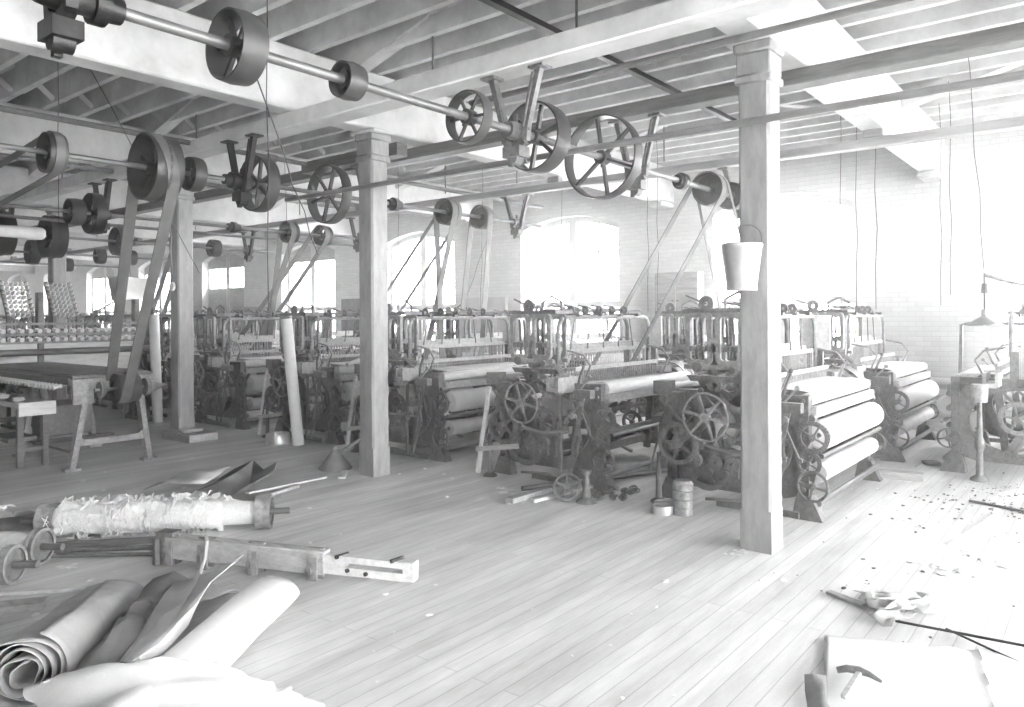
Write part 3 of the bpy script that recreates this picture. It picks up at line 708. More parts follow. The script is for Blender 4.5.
# ------------------------------------------------------------------ creel / spooling frame (far left)
t = thing('creel_frame', 'spooling frame with two rows of white bobbins behind the slatted table', 'creel', (3.05, 12.9, 0))
m = MB(); m.box(0, 2.9, -.02, .02, .75, 1.32); m.build('back_board', 'wood_pale', t)
for z in (1.62, 1.46, 1.34): m = MB(); m.box(-.1, 2.95, -.1, -.05, z - .02, z + .02); m.build('rail', 'iron_pale', t)
for x in (0, 1.45, 2.9):
    m = MB(); m.box(x - .04, x + .04, -.06, .06, 0, 2.1); m.box(x - .05, x + .05, -.5, .3, 0, .06); m.bar((x, -.45, .05), (x, -.02, .7), .05); m.build('upright', 'iron', t)
bob = None
for z in (1.53, 1.40):
    for k in range(24):
        if bob is None:
            m = MB(); m.lathe((0, 0, 0), (0, -.16, -.02), [(0, .0), (0, .032), (.015, .032), (.02, .02), (.1, .016), (.12, .034), (.135, .034), (.135, 0)], 10); bob = m.build('bobbin', 'cloth', t); o = bob
        else: o = dup(bob, t)
        o.location = (.06 + k * .12, -.08, z)
m = MB(); m.cyl((-.1, -.3, 1.2), (3.0, -.3, 1.2), .05, 12); m.build('drum', 'steel', t)
def creel_rack(x, y, label):
    t = thing('bobbin_rack', label, 'bobbin rack', (x, y, 0))
    for s in (-.18, .18):
        m = MB(); m.bar((s, 0, .0), (s, .0, 1.75), .05); m.bar((s, 0, 1.7), (s, .35, 2.3), .045); m.box(s - .04, s + .04, -.25, .25, 0, .05); m.build('upright', 'iron', t)
    o0 = None
    for r in range(8):
        f = r / 7; c = (0, .05 + f * .3, 1.74 + f * .5)
        m = MB(); m.cyl((-.2, c[1], c[2]), (.2, c[1], c[2]), .009, 6); m.build('cross_bar', 'iron', t)
        for k in range(6):
            if o0 is None:
                m = MB(); m.lathe((0, 0, 0), (0, -.1, .05), [(0, 0), (0, .028), (.02, .034), (.08, .02), (.11, .008), (.11, 0)], 10); o0 = m.build('bobbin', 'cloth', t); o = o0
            else: o = dup(o0, t)
            o.location = (-.17 + k * .068, c[1] - .01, c[2])
creel_rack(5.1, 13.5, 'tilted rack of white bobbins right of its twin, over the creel')
creel_rack(4.45, 13.5, 'tilted rack of white bobbins left of its twin, over the creel')
t = thing('wire_basket_hopper', 'pale sheet metal hopper hung beside the third post', 'hopper', (5.05, 11.1, 1.95))
m = MB(); m.plate([(-.2, 0), (.25, .05), (.3, .32), (-.25, .34)], 'Y', -.15, .15); m.build('hopper_body', 'tin', t)
m = MB(); m.cyl((0, 0, .3), (0, 0, 1.76), .01, 6); m.tube([(-.2, 0, 0), (-.5, -.1, -.15), (-.7, -.2, -.35)], .015, 6); m.build('support_rod', 'iron', t)

# ------------------------------------------------------------------ things hung on the posts and ceiling
t = thing('tin_pail', 'tin pail hung high on the nearest post by its wire handle', 'pail', (POSTX - .27, 2.06, 1.87))
m = MB(); m.lathe((0, 0, 0), (0, 0, .34), [(0, .0), (0, .105), (.015, .108), (.03, .105), (.3, .138), (.31, .144), (.325, .142), (.32, .134), (.3, .13), (.04, .1), (.04, 0)], 32); m.build('body', 'tin', t)
m = MB(); m.tube([(0, .14, .3)] + [(.0 + .10 * math.sin(a), .14 * math.cos(a), .3 + .17 * math.sin(a)) for a in [PI * k / 14 for k in range(1, 14)]] + [(0, -.14, .3)], .004, 6); m.build('handle', 'steel', t)
t = thing('hanging_hook_weight', 'pale hook and ring weight hanging on the front of the third post', 'hook', (POSTX - .16, PY[2] - .02, 2.2))
m = MB(); m.tube([(0, -.05, .95), (0, .02, .9), (0, .05, .8), (0, .0, .62), (0, .03, .45), (0, .0, .25), (0, -.02, .0)], .014, 6); m.build('hook_rod', 'steel', t)
m = MB(); m.ringx((0, -.02, -.06), .025, .06, .03, 20); m.build('ring', 'cloth', t)

def cord(x, y, z1, z0, label='', x2=None, y2=None, bulb=False):
    x2 = x if x2 is None else x2; y2 = y if y2 is None else y2
    n = 6; pts = [(x + (x2 - x) * i / n + .006 * math.sin(3.1 * i + x), y + (y2 - y) * i / n + .012 * math.cos(2.3 * i), z1 + (z0 - z1) * i / n) for i in range(n + 1)]
    return tag(MB().tube(pts, .004, 5).build('hanging_wire', 'cord'), label, 'cord', 'cords hanging from the ceiling')
cord(3.0, 4.55, 4.66, 1.75, 'thin black cord hanging straight down left of the second post')
cord(2.25, 3.5, 2.95, 2.2, 'slanted cord from the near spoked pulley down past the second post', 3.75, 5.0)
cord(3.0, 8.1, 4.4, 2.6, 'short cord beside the small pulley of the second shaft')
cord(3.2, 7.9, 4.2, 2.2, 'slanted cord over the belted drum pulley', 4.4, 8.0)
cord(8.2, 1.1, 4.4, 2.16, 'long slanted cord running down to the shaded lamp', 9.2, 1.08)
cord(9.3, 1.4, 4.2, 1.9, 'thin cord before the brick wall right of the bright window')
cord(8.9, 2.05, 4.4, 1.75, 'thin cord right of the pail post before the bright window')
cord(9.6, 2.6, 4.4, 1.75, 'wavering cord over the loom by the brick wall')
cord(9.7, 2.45, 4.4, 1.75, 'cord beside the wavering cord over the loom by the wall')
cord(10.6, 1.7, 4.3, 1.8, 'cord ending over the wall loom before the bricks')
cord(9.3, 4.9, 4.2, 1.75, 'twin cord left of the solid pulleys, nearer the post')
cord(9.3, 5.05, 4.2, 1.75, 'twin cord left of the solid pulleys, farther from the post')
cord(9.6, 6.7, 4.2, 1.75, 'cord before the bright double window')
cord(8.9, 7.7, 4.2, 1.75, 'slanted cord left of the bright double window', 9.4, 8.2)
cord(9.4, 7.95, 3.2, 1.85, 'cord hanging from the small hanger left of the double window', 9.3, 8.5)
cord(8.6, 9.3, 4.2, 1.75, 'cord close to the right of the second post')
cord(6.6, 9.6, 4.2, 1.8, 'cord left of the second post', 6.5, 9.3)
t = thing('shaded_lamp', 'conical grey lampshade hanging over the far right loom', 'lamp', (9.2, 1.08, 1.58))
m = MB(); m.lathe((0, 0, .0), (0, 0, .2), [(0, .165), (.005, .168), (.09, .03), (.16, .028), (.16, .0), (.15, .0), (.09, .02), (.0, .16)], 28); m.build('shade', 'pipe', t)
m = MB(); m.lathe((0, 0, -.01), (0, 0, .1), [(0, 0), (.01, .025), (.04, .03), (.08, .016), (.1, 0)], 14); m.build('bulb', 'cloth', t)
m = MB(); m.tube([(0, 0, .16), (0, 0, .54)], .008, 6); m.lathe((0, 0, .33), (0, 0, .43), [(0, 0), (0, .03), (.1, .025), (.1, 0)], 10); m.build('cord', 'cord', t)
tag(MB().tube([(9.2, 1.08, 2.1), (9.35, .8, 2.0), (9.8, .4, 1.95), (10.2, -.2, 1.97), (10.6, -.8, 2.1)], .018, 8).build('flexible_conduit', 'iron'), 'sagging dark cable running right from the shaded lamp', 'cable')
t = thing('pipe_bracket', 'bent iron pipe bracket standing up above the far right loom', 'bracket', (11.7, 1.66, 0))
m = MB(); m.tube([(0, 0, .74), (0, -.02, 1.55), (.0, -.1, 1.56), (.0, -1.2, 1.56)], .025, 8); m.build('pipe_arm', 'iron', t)
m = MB(); m.lathe((0, 0, 0), (0, 0, .8), [(0, .09), (.03, .08), (.05, .03), (.8, .026)], 12); m.build('stand', 'iron', t)

t = thing('iron_floor_stand', 'tall iron stand topped with a can before the far right loom', 'stand', (8.95, 1.1, 0))
m = MB(); m.lathe((0, 0, 0), (0, 0, .8), [(0, 0), (0, .09), (.03, .08), (.06, .035), (.3, .03), (.34, .05), (.4, .05), (.44, .03), (.8, .02), (.8, 0)], 14); m.build('stand_post', 'iron', t)
m = MB(); m.lathe((0, 0, .8), (0, 0, .98), [(0, 0), (0, .075), (.16, .08), (.18, .07), (.18, 0)], 16); m.build('can', 'iron_pale', t)
for i, (a, b, w_) in enumerate((((8.35, 8.65, 1.62), (8.33, 8.6, 1.05), .035), ((8.1, 8.62, 1.62), (8.12, 8.6, 1.2), .025))):
    m = MB(); a, b = V(a), V(b); m.tube([a + (b - a) * k / 7 + V((.012 * math.sin(k * 2.1), 0, 0)) for k in range(8)], [w_ * (.6 + .3 * (k % 2)) for k in range(8)], 8)
    tag(m.build('white_rag', 'cloth'), ['long white rag hanging from the loom arch left of the second post', 'short white rag hanging beside the long rag on the loom arch'][i], 'rag')
m = MB(); m.tube([(6.5 + .2 * k, 8.05, 1.06 + .035 * math.sin(k * 1.7)) for k in range(10)], [.03 + .015 * (k % 3) for k in range(10)], 8)
tag(m.build('white_rag', 'cloth'), 'twisted white rag strung along the front of the loom left of the second post', 'rag')
# wall cupboard, boards by the wall
t = thing('wall_cupboard', 'pale wooden cupboard on the brick pier left of the pail', 'cupboard', (12.06, 6.0, 1.45))
MB().box(0, .22, -.42, .42, 0, 1.0).build('body', 'wood_mid', t, bevel=.01)
for s in (-1, 1):
    d = MB().box(-.02, 0, min(s * .01, s * .41), max(s * .01, s * .41), .03, .97).build('door', 'wood_mid', t)
    MB().cyl((-.02, s * .05, .5), (-.05, s * .05, .5), .015, 8).build('knob', 'iron', d)
tag(MB().box(12.18, 12.28, 14.2, 15.3, 1.1, 2.15).build('notice_board', 'canvas_dark'), 'dark board fixed to the brick pier between six paned windows', 'board')
tag(MB().box(12.18, 12.28, 9.95, 11.2, 1.2, 2.1).build('notice_board', 'paper'), 'pale board fixed to the brick pier left of the bright double window', 'board')
tag(MB().box(12.05, 12.2, 18.3, 19.5, 0, 2.0).build('wooden_partition', 'wood_mid'), 'upright wooden boarding by the wall right of the third post', 'boarding')

# ------------------------------------------------------------------ floor clutter
def tube_roll(p, q, r, label):
    m = MB(); d = (V(q) - V(p)); Ln = d.length
    m.lathe(p, q, [(0, r * .35), (0, r), (Ln, r), (Ln, r * .35), (Ln - .05, r * .35)], 20); m.tube([V(p), V(p) + d.normalized() * .03], r * .36, 10)
    return tag(m.build('cloth_tube', 'cloth'), label, 'roll')
tube_roll((6.06, 8.52, .0), (5.95, 8.62, 1.68), .075, 'white tube roll standing on end left of the second post')
tube_roll((6.0, 12.25, .0), (5.97, 12.3, 1.76), .08, 'white tube roll standing on end left of the third post')
t = thing('oil_can_stack', 'stack of round tins standing before the pail post loom', 'tins', (5.93, 2.9, 0))
m = MB()
for k in range(4): m.lathe((0, 0, .07 * k), (0, 0, .07 * k + .07), [(0, 0), (0, .08), (.006, .088), (.058, .088), (.066, .08), (.07, .08), (.07, 0)], 24)
m.build('tin_body', 'iron_pale', t)
MB().lathe((0, 0, .28), (0, 0, .3), [(0, .075), (.012, .07), (.012, 0)], 24).build('lid', 'iron_pale', t)
for x, y, h, lab in ((5.85, 3.05, .075, 'round lidded tin on the floor left of the tin stack'), (6.02, 3.12, .06, 'smaller round tin behind the lidded tin by the stack')):
    tag(MB().lathe((x, y, 0), (x, y, h), [(0, 0), (0, .09), (h - .01, .095), (h, .09), (h, .075), (h - .012, .07), (h - .012, 0)], 24).build('round_tin', 'tin'), lab, 'tin')
t = thing('round_pot', 'squat round pot at the foot of the leaning white tube', 'pot', (5.92, 8.78, 0))
MB().lathe((0, 0, 0), (0, 0, .16), [(0, 0), (0, .14), (.02, .16), (.13, .16), (.15, .15), (.15, .13), (.05, .12), (.05, 0)], 24).build('pot_body', 'tin', t)
t = thing('iron_floor_stand', 'small iron floor stand before the loom left of the second post', 'stand', (6.15, 7.25, 0))
MB().lathe((0, 0, 0), (0, 0, .34), [(0, 0), (0, .1), (.02, .09), (.05, .04), (.28, .025), (.3, .05), (.33, .05), (.34, 0)], 16).build('stand_post', 'iron_pale', t)
t = thing('iron_floor_stand', 'small iron floor stand among clutter at the near corner of the middle loom', 'stand', (5.78, 3.78, 0))
MB().lathe((0, 0, 0), (0, 0, .3), [(0, 0), (0, .1), (.02, .09), (.05, .04), (.24, .022), (.26, .04), (.29, .04), (.3, 0)], 16).build('stand_post', 'iron', t)
t = thing('loose_gear_wheel', 'loose spoked wheel lying tilted in clutter before the middle loom', 'wheel', (5.72, 3.95, .13)); t.rotation_euler = (0, R(35), R(20))
wheel(MB(), (0, 0, 0), .12, .05, 5, .015, .035, .02).build('wheel', 'iron', t)
ch = MB()
for k in range(26):
    a = k * .75; rr_ = .07 + .10 * abs(math.sin(k * 1.3)); c = V((6.05 + rr_ * math.cos(a) + .012 * k - .15, 3.62 + rr_ * math.sin(a) * .8, .02 + .05 * abs(math.sin(k * .9))))
    ch.tube([c + V((.035 * math.cos(b) * math.cos(a) , .035 * math.cos(b) * math.sin(a), .015 * math.sin(b) + .01)) + V((-.02 * math.sin(b) * math.sin(a), .02 * math.sin(b) * math.cos(a), 0)) for b in [2 * PI * j / 10 for j in range(10)]], .009, 6, True)
tag(ch.build('coiled_chain', 'iron'), 'heap of coiled chain on the floor by the middle loom', 'chain')
def stick(p, q, w, h, m, name, label, cat, group=None, rnd_=False):
    b = MB().bar(p, q, w, h) if not rnd_ else MB().cyl(p, q, w, 10)
    return tag(b.build(name, m, bevel=0 if rnd_ else .003), label, cat, group)
stick((5.3, 4.3, .03), (5.95, 4.28, .03), .09, .05, 'wood_mid', 'wooden_batten', 'thick batten on the floor in clutter before the middle loom', 'batten')
stick((5.75, 4.5, .03), (7.6, 3.72, .03), .025, 0, 'steel', 'floor_pipe', 'thin pipe lying along the foot of the middle loom', 'pipe', rnd_=True)
stick((5.45, 4.15, .02), (6.3, 4.05, .02), .05, .03, 'wood_pale', 'wooden_batten', 'thin pale batten beside the thick batten before the middle loom', 'batten')
stick((8.55, 2.02, .035), (8.62, 1.55, .035), .16, .07, 'wood_mid', 'wooden_plank', 'short thick plank on the floor between the two right looms', 'plank')
stick((9.3, 1.75, .01), (11.0, 1.72, .01), .03, .012, 'wood_pale', 'wooden_lath', 'thin pale lath on the floor beside the wall loom', 'lath')
stick((9.55, 1.72, .02), (9.65, 1.58, .02), .1, .035, 'wood_dark', 'wooden_block', 'small dark block on the aisle floor near the wall loom', 'block')
stick((7.88, 1.05, .012), (7.62, .3, .012), .03, .02, 'iron', 'iron_bar', 'dark bar on the floor before the far right loom', 'bar')
stick((6.3, .98, .008), (7.5, .82, .008), .025, .012, 'wood_pale', 'wooden_lath', 'pale lath lying in front of the dark bar at right', 'lath')

def sheet(name, p, m, label, cat, h=lambda u, v: 0, nu=28, nv=20, th=.006, jag=.0, seed=0):
    a, b, c, d = [V(q) for q in p]      # a->b along u, a->d along v
    def fn(u, v):
        q = a * (1 - u) * (1 - v) + b * u * (1 - v) + c * u * v + d * (1 - u) * v
        e = jag * (1 if min(u, v, 1 - u, 1 - v) < .01 else 0)
        n = V((u * 6 + seed, v * 6, seed * 2.))
        return (q.x + e * noise.noise(n * 2), q.y + e * noise.noise(n * 2 + V((5, 0, 0))), max(.004, q.z + h(u, v)))
    return tag(MB().grid(fn, nu, nv).build(name, m, solid=th), label, cat)
def folded(p, m, label, seed, amp, nu=7, nv=9, jit=.04, name='paper_sheet'):
    a, b, c, d = [V(q) for q in p]; rs = random.Random(seed)
    rows = [abs(noise.noise(V((k * 1.7 + seed, seed * .7, 0)))) * amp * 1.8 + (amp * .7 if k % 2 else 0) for k in range(nv + 1)]
    P = {}
    for i in range(nu + 1):
        for j in range(nv + 1):
            u, v = i / nu, j / nv
            q = a * (1 - u) * (1 - v) + b * u * (1 - v) + c * u * v + d * (1 - u) * v
            P[i, j] = (q.x + rs.uniform(-jit, jit), q.y + rs.uniform(-jit, jit), max(.006, q.z + rows[j] * (.7 + .5 * noise.noise(V((u * 2.5, seed, j * .2)))) + rs.uniform(-.3, .3) * jit))
    o = MB(); vs = [P[i, j] for i in range(nu + 1) for j in range(nv + 1)]; fs = []
    for i in range(nu):
        for j in range(nv):
            A = i * (nv + 1) + j; B = A + nv + 1
            fs += [(A, B, B + 1), (A, B + 1, A + 1)] if rs.random() < .5 else [(A, B, A + 1), (B, B + 1, A + 1)]
    o.add(vs, fs)
    return tag(o.build(name, m, solid=.004), label, 'sheet')
# far pile of sheets beyond the yarn beam
nz = lambda s, a, f=4.: (lambda u, v: a * abs(noise.noise(V((u * f + s, v * f, s)))))
def tent(s, pk, u0, w): return lambda u, v: pk * max(0, 1 - abs(u - u0) / w) + .03 * abs(noise.noise(V((u * 5 + s, v * 5, s))))
folded([(3.4, 7.25, .05), (4.05, 7.6, .06), (4.05, 6.8, .16), (3.6, 6.5, .1)], 'paper', 'humped pale grey sheet behind the lint covered beam', 33, .12, 4, 3, .04, 'canvas_sheet')
folded([(3.7, 6.75, .03), (4.3, 7.1, .12), (4.35, 6.4, .16), (3.85, 6.2, .02)], 'canvas_dark', 'dark folded sheet propped behind the flange end of the lint covered beam', 36, .12, 3, 3, .05, 'canvas_sheet')
stick((3.95, 6.35, .06), (4.95, 6.5, .02), .05, .02, 'wood_pale', 'wooden_lath', 'pale lath sticking out of the dark folded sheet', 'lath')
stick((3.95, 6.2, .03), (4.5, 6.35, .03), .06, .03, 'wood_mid', 'wooden_batten', 'grey batten under the pale lath by the folded sheet', 'batten')

# yarn beam with flanges, covered with lint
def beam(p, q, r, rf, label, m='wood_mid', fluff=False, fl=(0., 1.), fw=.12):
    p, q = V(p), V(q); d = (q - p); Ln = d.length; u = d / Ln
    t = thing('warp_beam', label, 'warp beam', p)
    o = V((0, 0, 0)); e = d
    MB().lathe(o, e, [(.03, .01), (.03, r), (Ln - .03, r), (Ln - .03, .01)], 28).build('barrel', m, t)
    for s in fl:
        c = u * (s * Ln); w = fw
        a = c - u * (w * s)
        MB().lathe(a, a + u * w, [(.0, rf * .83), (0, rf), (.02, rf), (.03, rf * .96), (w - .03, rf * .96), (w - .02, rf), (w, rf), (w, rf * .83), (.04, rf * .8), (.04, 0)] if s < .5 else
                   [(w, rf * .83), (w, rf), (w - .02, rf), (w - .03, rf * .96), (.03, rf * .96), (.02, rf), (0, rf), (0, rf * .83), (w - .04, rf * .8), (w - .04, 0)], 32).build('flange', 'iron_pale', t)
        n_ = -u if s < .5 else u
        MB().cyl(c - n_ * .03, c - n_ * .012, rf * .82, 28).build('end_disc', 'iron', t)
        MB().cyl(c - n_ * .02, c + n_ * .14, .025, 12).build('spindle', 'steel', t)
    if fluff:
        ref = V((0, 0, 1)); sd = u.cross(ref).normalized()
        def fn(a, b):
            an = 2 * PI * b; l = .14 + a * (Ln - .5)
            f = noise.noise(V((l * 5, math.cos(an) * 1.6, math.sin(an) * 1.6))); g_ = noise.noise(V((l * 22, math.cos(an) * 5, math.sin(an) * 5)))
            rr = r + .012 + .05 * max(0, f) + .025 * abs(g_)
            return tuple(u * l + sd * rr * math.cos(an) + V((0, 0, max(-p.z + .004, rr * math.sin(an)))))
        MB().grid(fn, 110, 40).build('yarn_wrap', 'yarn', t)
        m = MB(); rs = random.Random(3)
        for k in range(150):
            l = rs.uniform(.15, Ln - .4); an = rs.uniform(0, 2 * PI); pts = []
            for j in range(6):
                an += rs.uniform(-.5, .7); l += rs.uniform(-.04, .04); rr = r + .03 + rs.uniform(0, .06)
                pts.append(u * l + sd * rr * math.cos(an) + V((0, 0, max(-p.z + .01, rr * math.sin(an)))))
            m.tube(pts, .004, 4)
        o = m.build('loose_yarn', 'yarn', t); o['kind'] = 'stuff'
        m = MB()
        for k in range(14):
            l = .3 + k * .08 + rs.uniform(-.03, .03); c = u * l + sd * -(.05 + .1 * rs.random()) + V((0, 0, r * .7)); m.blob(c, .05 + .04 * rs.random(), .9, k, 2, (1.3, 1.1, .8))
        o = m.build('lint_clumps', 'lint', t); o['kind'] = 'stuff'
    return t
beam((2.27, 6.5, .135), (3.54, 5.34, .135), .095, .135, 'warp beam on the floor wrapped in loose yarn and lint', 'yarn', True)
beam((2.04, 5.80, .125), (1.3, 6.9, .125), .095, .125, 'bare wooden warp beam with its flanged end touching the iron rods', 'wood_pale', False, (0.,), .06)
beam((1.78, 5.52, .125), (.9, 6.6, .125), .095, .125, 'bare wooden warp beam whose flanged end lies nearest the canvas roll', 'wood_pale', False, (0.,), .06)
sheet('white_cloth', [(1.2, 6.9, .3), (1.6, 7.1, .2), (2.1, 6.5, .28), (1.75, 6.3, .3)], 'cloth', 'white cloth spread over the bare warp beams at left', 'cloth', nz(3, .08), jag=.05)
sheet('white_cloth', [(2.0, 7.5, .0), (2.8, 7.3, .0), (3.1, 6.1, .15), (2.5, 6.55, .2)], 'cloth', 'rumpled pale cloth behind the lint covered beam', 'cloth', nz(6, .12), jag=.05)

# long slotted wooden loom part
p, q = V((2.58, 5.12, .13)), V((3.32, 3.45, .10))
t = thing('wooden_loom_beam', 'long slotted timber loom beam with iron fittings lying on the floor', 'timber beam', p)
d = q - p
m = MB(); sd = d.normalized().cross(V((0, 0, 1)))
m.bar((0, 0, 0), d * .66, .1, .15); m.build('beam_body', 'wood_mid', t, bevel=.006)
m = MB(); m.bar(d * .58 + V((0, 0, .035)), d * .99 + V((0, 0, .035)), .07, .04); m.bar(d * .58 + V((0, 0, -.04)), d * .97 + V((0, 0, -.04)), .07, .05); m.bar(d * .6, d * .74, .06, .1); m.bar(d * .96, d * 1.0, .08, .12); m.build('slotted_tongue', 'wood_pale', t)
for f in (.02, .17, .38, .62):
    m = MB(); m.bar(d * f + V((0, 0, -.11)), d * f + V((0, 0, .085)), .03, .115, up=d); m.bar(d * f + sd * .055 + V((0, 0, -.12)), d * f + sd * .055 + V((0, 0, .04)), .02, .07, up=d); m.ringx(d * f + V((-.0, -.0, -.05)), 0, .03, .14, 10); m.build('iron_strap', 'iron_pale', t)
m = MB(); m.bar(V((0, 0, -.12)), V((0, 0, .1)), .1, .13, up=d); m.bar(V((-.08, .02, -.12)), V((-.08, .02, .06)), .03, .04); m.build('end_fitting', 'iron', t)
for f, z in ((.72, .05), (.93, .06), (.83, -.04), (.76, -.03)):
    c = d * f + V((0, 0, z)) + sd * .0; MB().ringx(c, 0, .014, .1, 8).build('bolt', 'iron_black', t)
stick((1.95, 6.25, .02), (2.72, 5.32, .05), .018, 0, 'iron', 'iron_rod', 'bent iron rod left of the slotted timber beam', 'rod', rnd_=True)
stick((2.0, 6.3, .03), (2.78, 5.5, .06), .05, .04, 'wood_dark', 'wooden_batten', 'dark batten lying between the warp beams and slotted timber', 'batten')
stick((2.05, 6.0, .015), (2.65, 5.3, .02), .014, 0, 'iron', 'iron_rod', 'thin straight rod beside the bent rod at left', 'rod', rnd_=True)
tag(MB().tube([(2.7, 4.85, .215), (2.66, 4.76, .2), (2.62, 4.72, .1), (2.52, 4.62, .03), (2.36, 4.5, .06)], .012, 6).build('rope', 'paper'), 'pale rope from the slotted timber down to the paper heap', 'rope')
stick((1.25, 5.75, .012), (2.05, 5.0, .012), .05, .02, 'wood_pale', 'wooden_lath', 'pale lath on the floor behind the open ended canvas roll', 'lath')
stick((1.25, 5.3, .02), (1.75, 4.95, .02), .12, .04, 'wood_mid', 'wooden_plank', 'grey plank half under the open ended canvas roll', 'plank')

# rolled canvas with loose spiral end
def spiral_roll(name, p, q, r, turns, m, label, flat1=.5, seed=0, th=.005):
    p, q = V(p), V(q); d = q - p; Ln = d.length; u = d / Ln; sd = u.cross(V((0, 0, 1))).normalized()
    nu, nv = 26, 36 * turns
    def fn(a, b):
        k = 1 - b; an = 2 * PI * turns * b + seed + .5 * a
        rr = r * (.22 + .78 * b) * (1 - .22 * a) + .022 * noise.noise(V((an * .8, a * 3, seed)))
        fl = 1 - flat1 * a
        wob = .03 * noise.noise(V((an * .5, seed, 0))) * (1 - a)
        c = u * (a * Ln + wob) + V((0, 0, r * (1 - .1) * fl + .01))
        z = rr * math.sin(an) * fl
        return tuple(p + c + sd * rr * math.cos(an) * (1 + .35 * a) + V((0, 0, max(z, -(c.z) + .006))))
    return tag(MB().grid(fn, nu, nv).build(name, m, solid=th), label, 'roll')
spiral_roll('canvas_roll', (1.2, 3.66, 0), (1.98, 4.62, 0), .185, 5, 'canvas', 'grey canvas roll at lower left with an open spiral end', .5, 1.2)
spiral_roll('paper_roll', (.9, 2.62, 0), (2.55, 3.82, 0), .165, 3, 'cloth', 'white paper roll lying slantwise right of the heap', .3, -2.2)
# crumpled sheets between the rolls: long folds, flat facets
folded([(1.36, 3.52, .08), (2.1, 4.6, .02), (2.26, 4.4, .03), (1.5, 3.34, .10)], 'paper', 'creased paper sheet next to the open ended canvas roll', 3, .06, 4, 4)
folded([(1.42, 3.42, .12), (2.2, 4.45, .08), (2.36, 4.16, .16), (1.52, 3.18, .2)], 'paper', 'torn paper sheet leaning on the white paper roll', 8, .05, 5, 4)
folded([(1.44, 3.24, .24), (2.26, 4.2, .16), (2.44, 3.98, .3), (1.5, 3.06, .34)], 'cloth', 'bright paper sheet lapped over the white paper roll', 12, .03, 5, 3, .025)
folded([(1.5, 3.36, .2), (2.1, 4.14, .2), (2.2, 4.04, .22), (1.56, 3.2, .26)], 'paper', 'narrow paper strip lying along the middle of the heap', 14, .04, 4, 3, .03)
folded([(2.05, 4.56, .02), (2.4, 4.6, .02), (2.58, 4.16, .02), (2.2, 4.15, .05)], 'paper', 'flat paper sheet at the far end of the crumpled heap', 15, .04, 3, 3)
folded([(1.24, 3.42, .1), (1.7, 3.9, .2), (1.78, 3.76, .22), (1.34, 3.25, .14)], 'canvas', 'narrow grey paper strip crossing the lower paper heap', 17, .05, 4, 2, .025)
folded([(1.8, 3.95, .2), (2.12, 4.36, .16), (2.22, 4.2, .14), (1.9, 3.8, .2)], 'canvas_dark', 'dark fold of paper sticking up in the heap', 19, .07, 3, 2)
sheet('white_cloth', [(1.12, 3.4, .2), (1.72, 2.96, .22), (2.05, 2.70, .0), (.95, 2.3, .1)], 'cloth', 'white cloth bulging along the bottom edge in front of the rolls', 'cloth',
      lambda u, v: .12 * math.sin(PI * min(1, u * .85 + .12)) * math.sin(PI * min(1, v * .55 + .25)) + .025 * noise.noise(V((u * 5, v * 5, 2))), 40, 40, jag=.04)

# bundle at the second post
t = thing('cone_bundle', 'dark cone shaped bundle on the floor left of the second post', 'bundle', (5.36, 6.85, 0))
m = MB(); m.grid(lambda u, v: tuple(V((math.cos(2 * PI * v), math.sin(2 * PI * v), 0)) * (.17 * (1 - u) + .02 + .02 * noise.noise(V((u * 4, math.cos(6.28 * v) * 2, math.sin(6.28 * v) * 2)))) + V((0, 0, u * .22))), 8, 24); m.build('wrapping', 'canvas_dark', t)
MB().blob((0, 0, .23), .03, .3, 2, 1).build('knot', 'canvas', t)
stick((5.4, 7.1, .03), (5.9, 6.95, .3), .05, .03, 'wood_mid', 'wooden_batten', 'batten propped on the dark cone bundle', 'batten')
stick((5.3, 6.62, .012), (5.05, 6.35, .012), .07, .02, 'paper', 'wooden_lath', 'pale scrap lath by the foot of the second post', 'lath')

# right foreground: big paper sheet, hammer, paper heap, rods
sheet('paper_sheet', [(3.0, .9, .004), (4.1, 1.2, .004), (4.46, .36, .004), (3.3, .0, .004)], 'cloth', 'big white paper sheet lying flat at the lower right', 'sheet',
      lambda u, v: .012 + .018 * abs(noise.noise(V((u * 2.5, v * 2.5, 1)))) + .03 * max(0, 1 - abs(v - .68 - .1 * u) / .03) * (u > .0) * .5, 40, 40, th=.003, jag=.02)
folded([(3.2, 1.0, .01), (3.6, 1.16, .01), (3.56, 1.03, .04), (3.22, .92, .05)], 'canvas', 'folded grey scrap under the left edge of the big white sheet', 51, .02, 3, 2, .015)
t = thing('claw_hammer', 'hammer lying on the big white paper sheet', 'hammer', (3.68, .93, .06)); t.rotation_euler = (0, 0, R(10)); t.scale = (.85, .85, .85)
m = MB(); m.bar((-.3, .05, -.01), (0, 0, .0), .03, .022); m.build('handle', 'wood_mid', t, bevel=.005)
m = MB(); m.tube([(.0, .11, -.01), (.01, .06, .005), (.01, 0, .008), (.005, -.05, .0), (-.02, -.11, -.015)], [.016, .02, .022, .016, .008], 10); m.build('head', 'iron', t)
rs = random.Random(11)
labs = ['crumpled white scrap at the left of the floor paper heap', 'white scrap standing up in the floor paper heap', 'white scrap at the right of the floor paper heap', 'white scrap in front of the floor paper heap', 'grey scrap in the middle of the floor paper heap', 'darker scrap at the near edge of the floor paper heap']
for i, (x, y, a) in enumerate(((4.78, 1.12, .2), (4.83, .98, .22), (4.86, .84, .22), (4.68, .98, .17), (4.66, 1.06, .16), (4.5, .98, .17))):
    an = rs.uniform(0, 6); cx, sx = math.cos(an) * a / 1.6, math.sin(an) * a / 1.6
    folded([(x - cx, y - sx, .01), (x + sx, y - cx, .03), (x + cx, y + sx, .02), (x - sx, y + cx, .05)], ['cloth', 'cloth', 'cloth', 'paper', 'canvas', 'canvas'][i], labs[i], 40 + i, .04, 3, 3, .03, 'paper_scrap')['category'] = 'paper scrap'
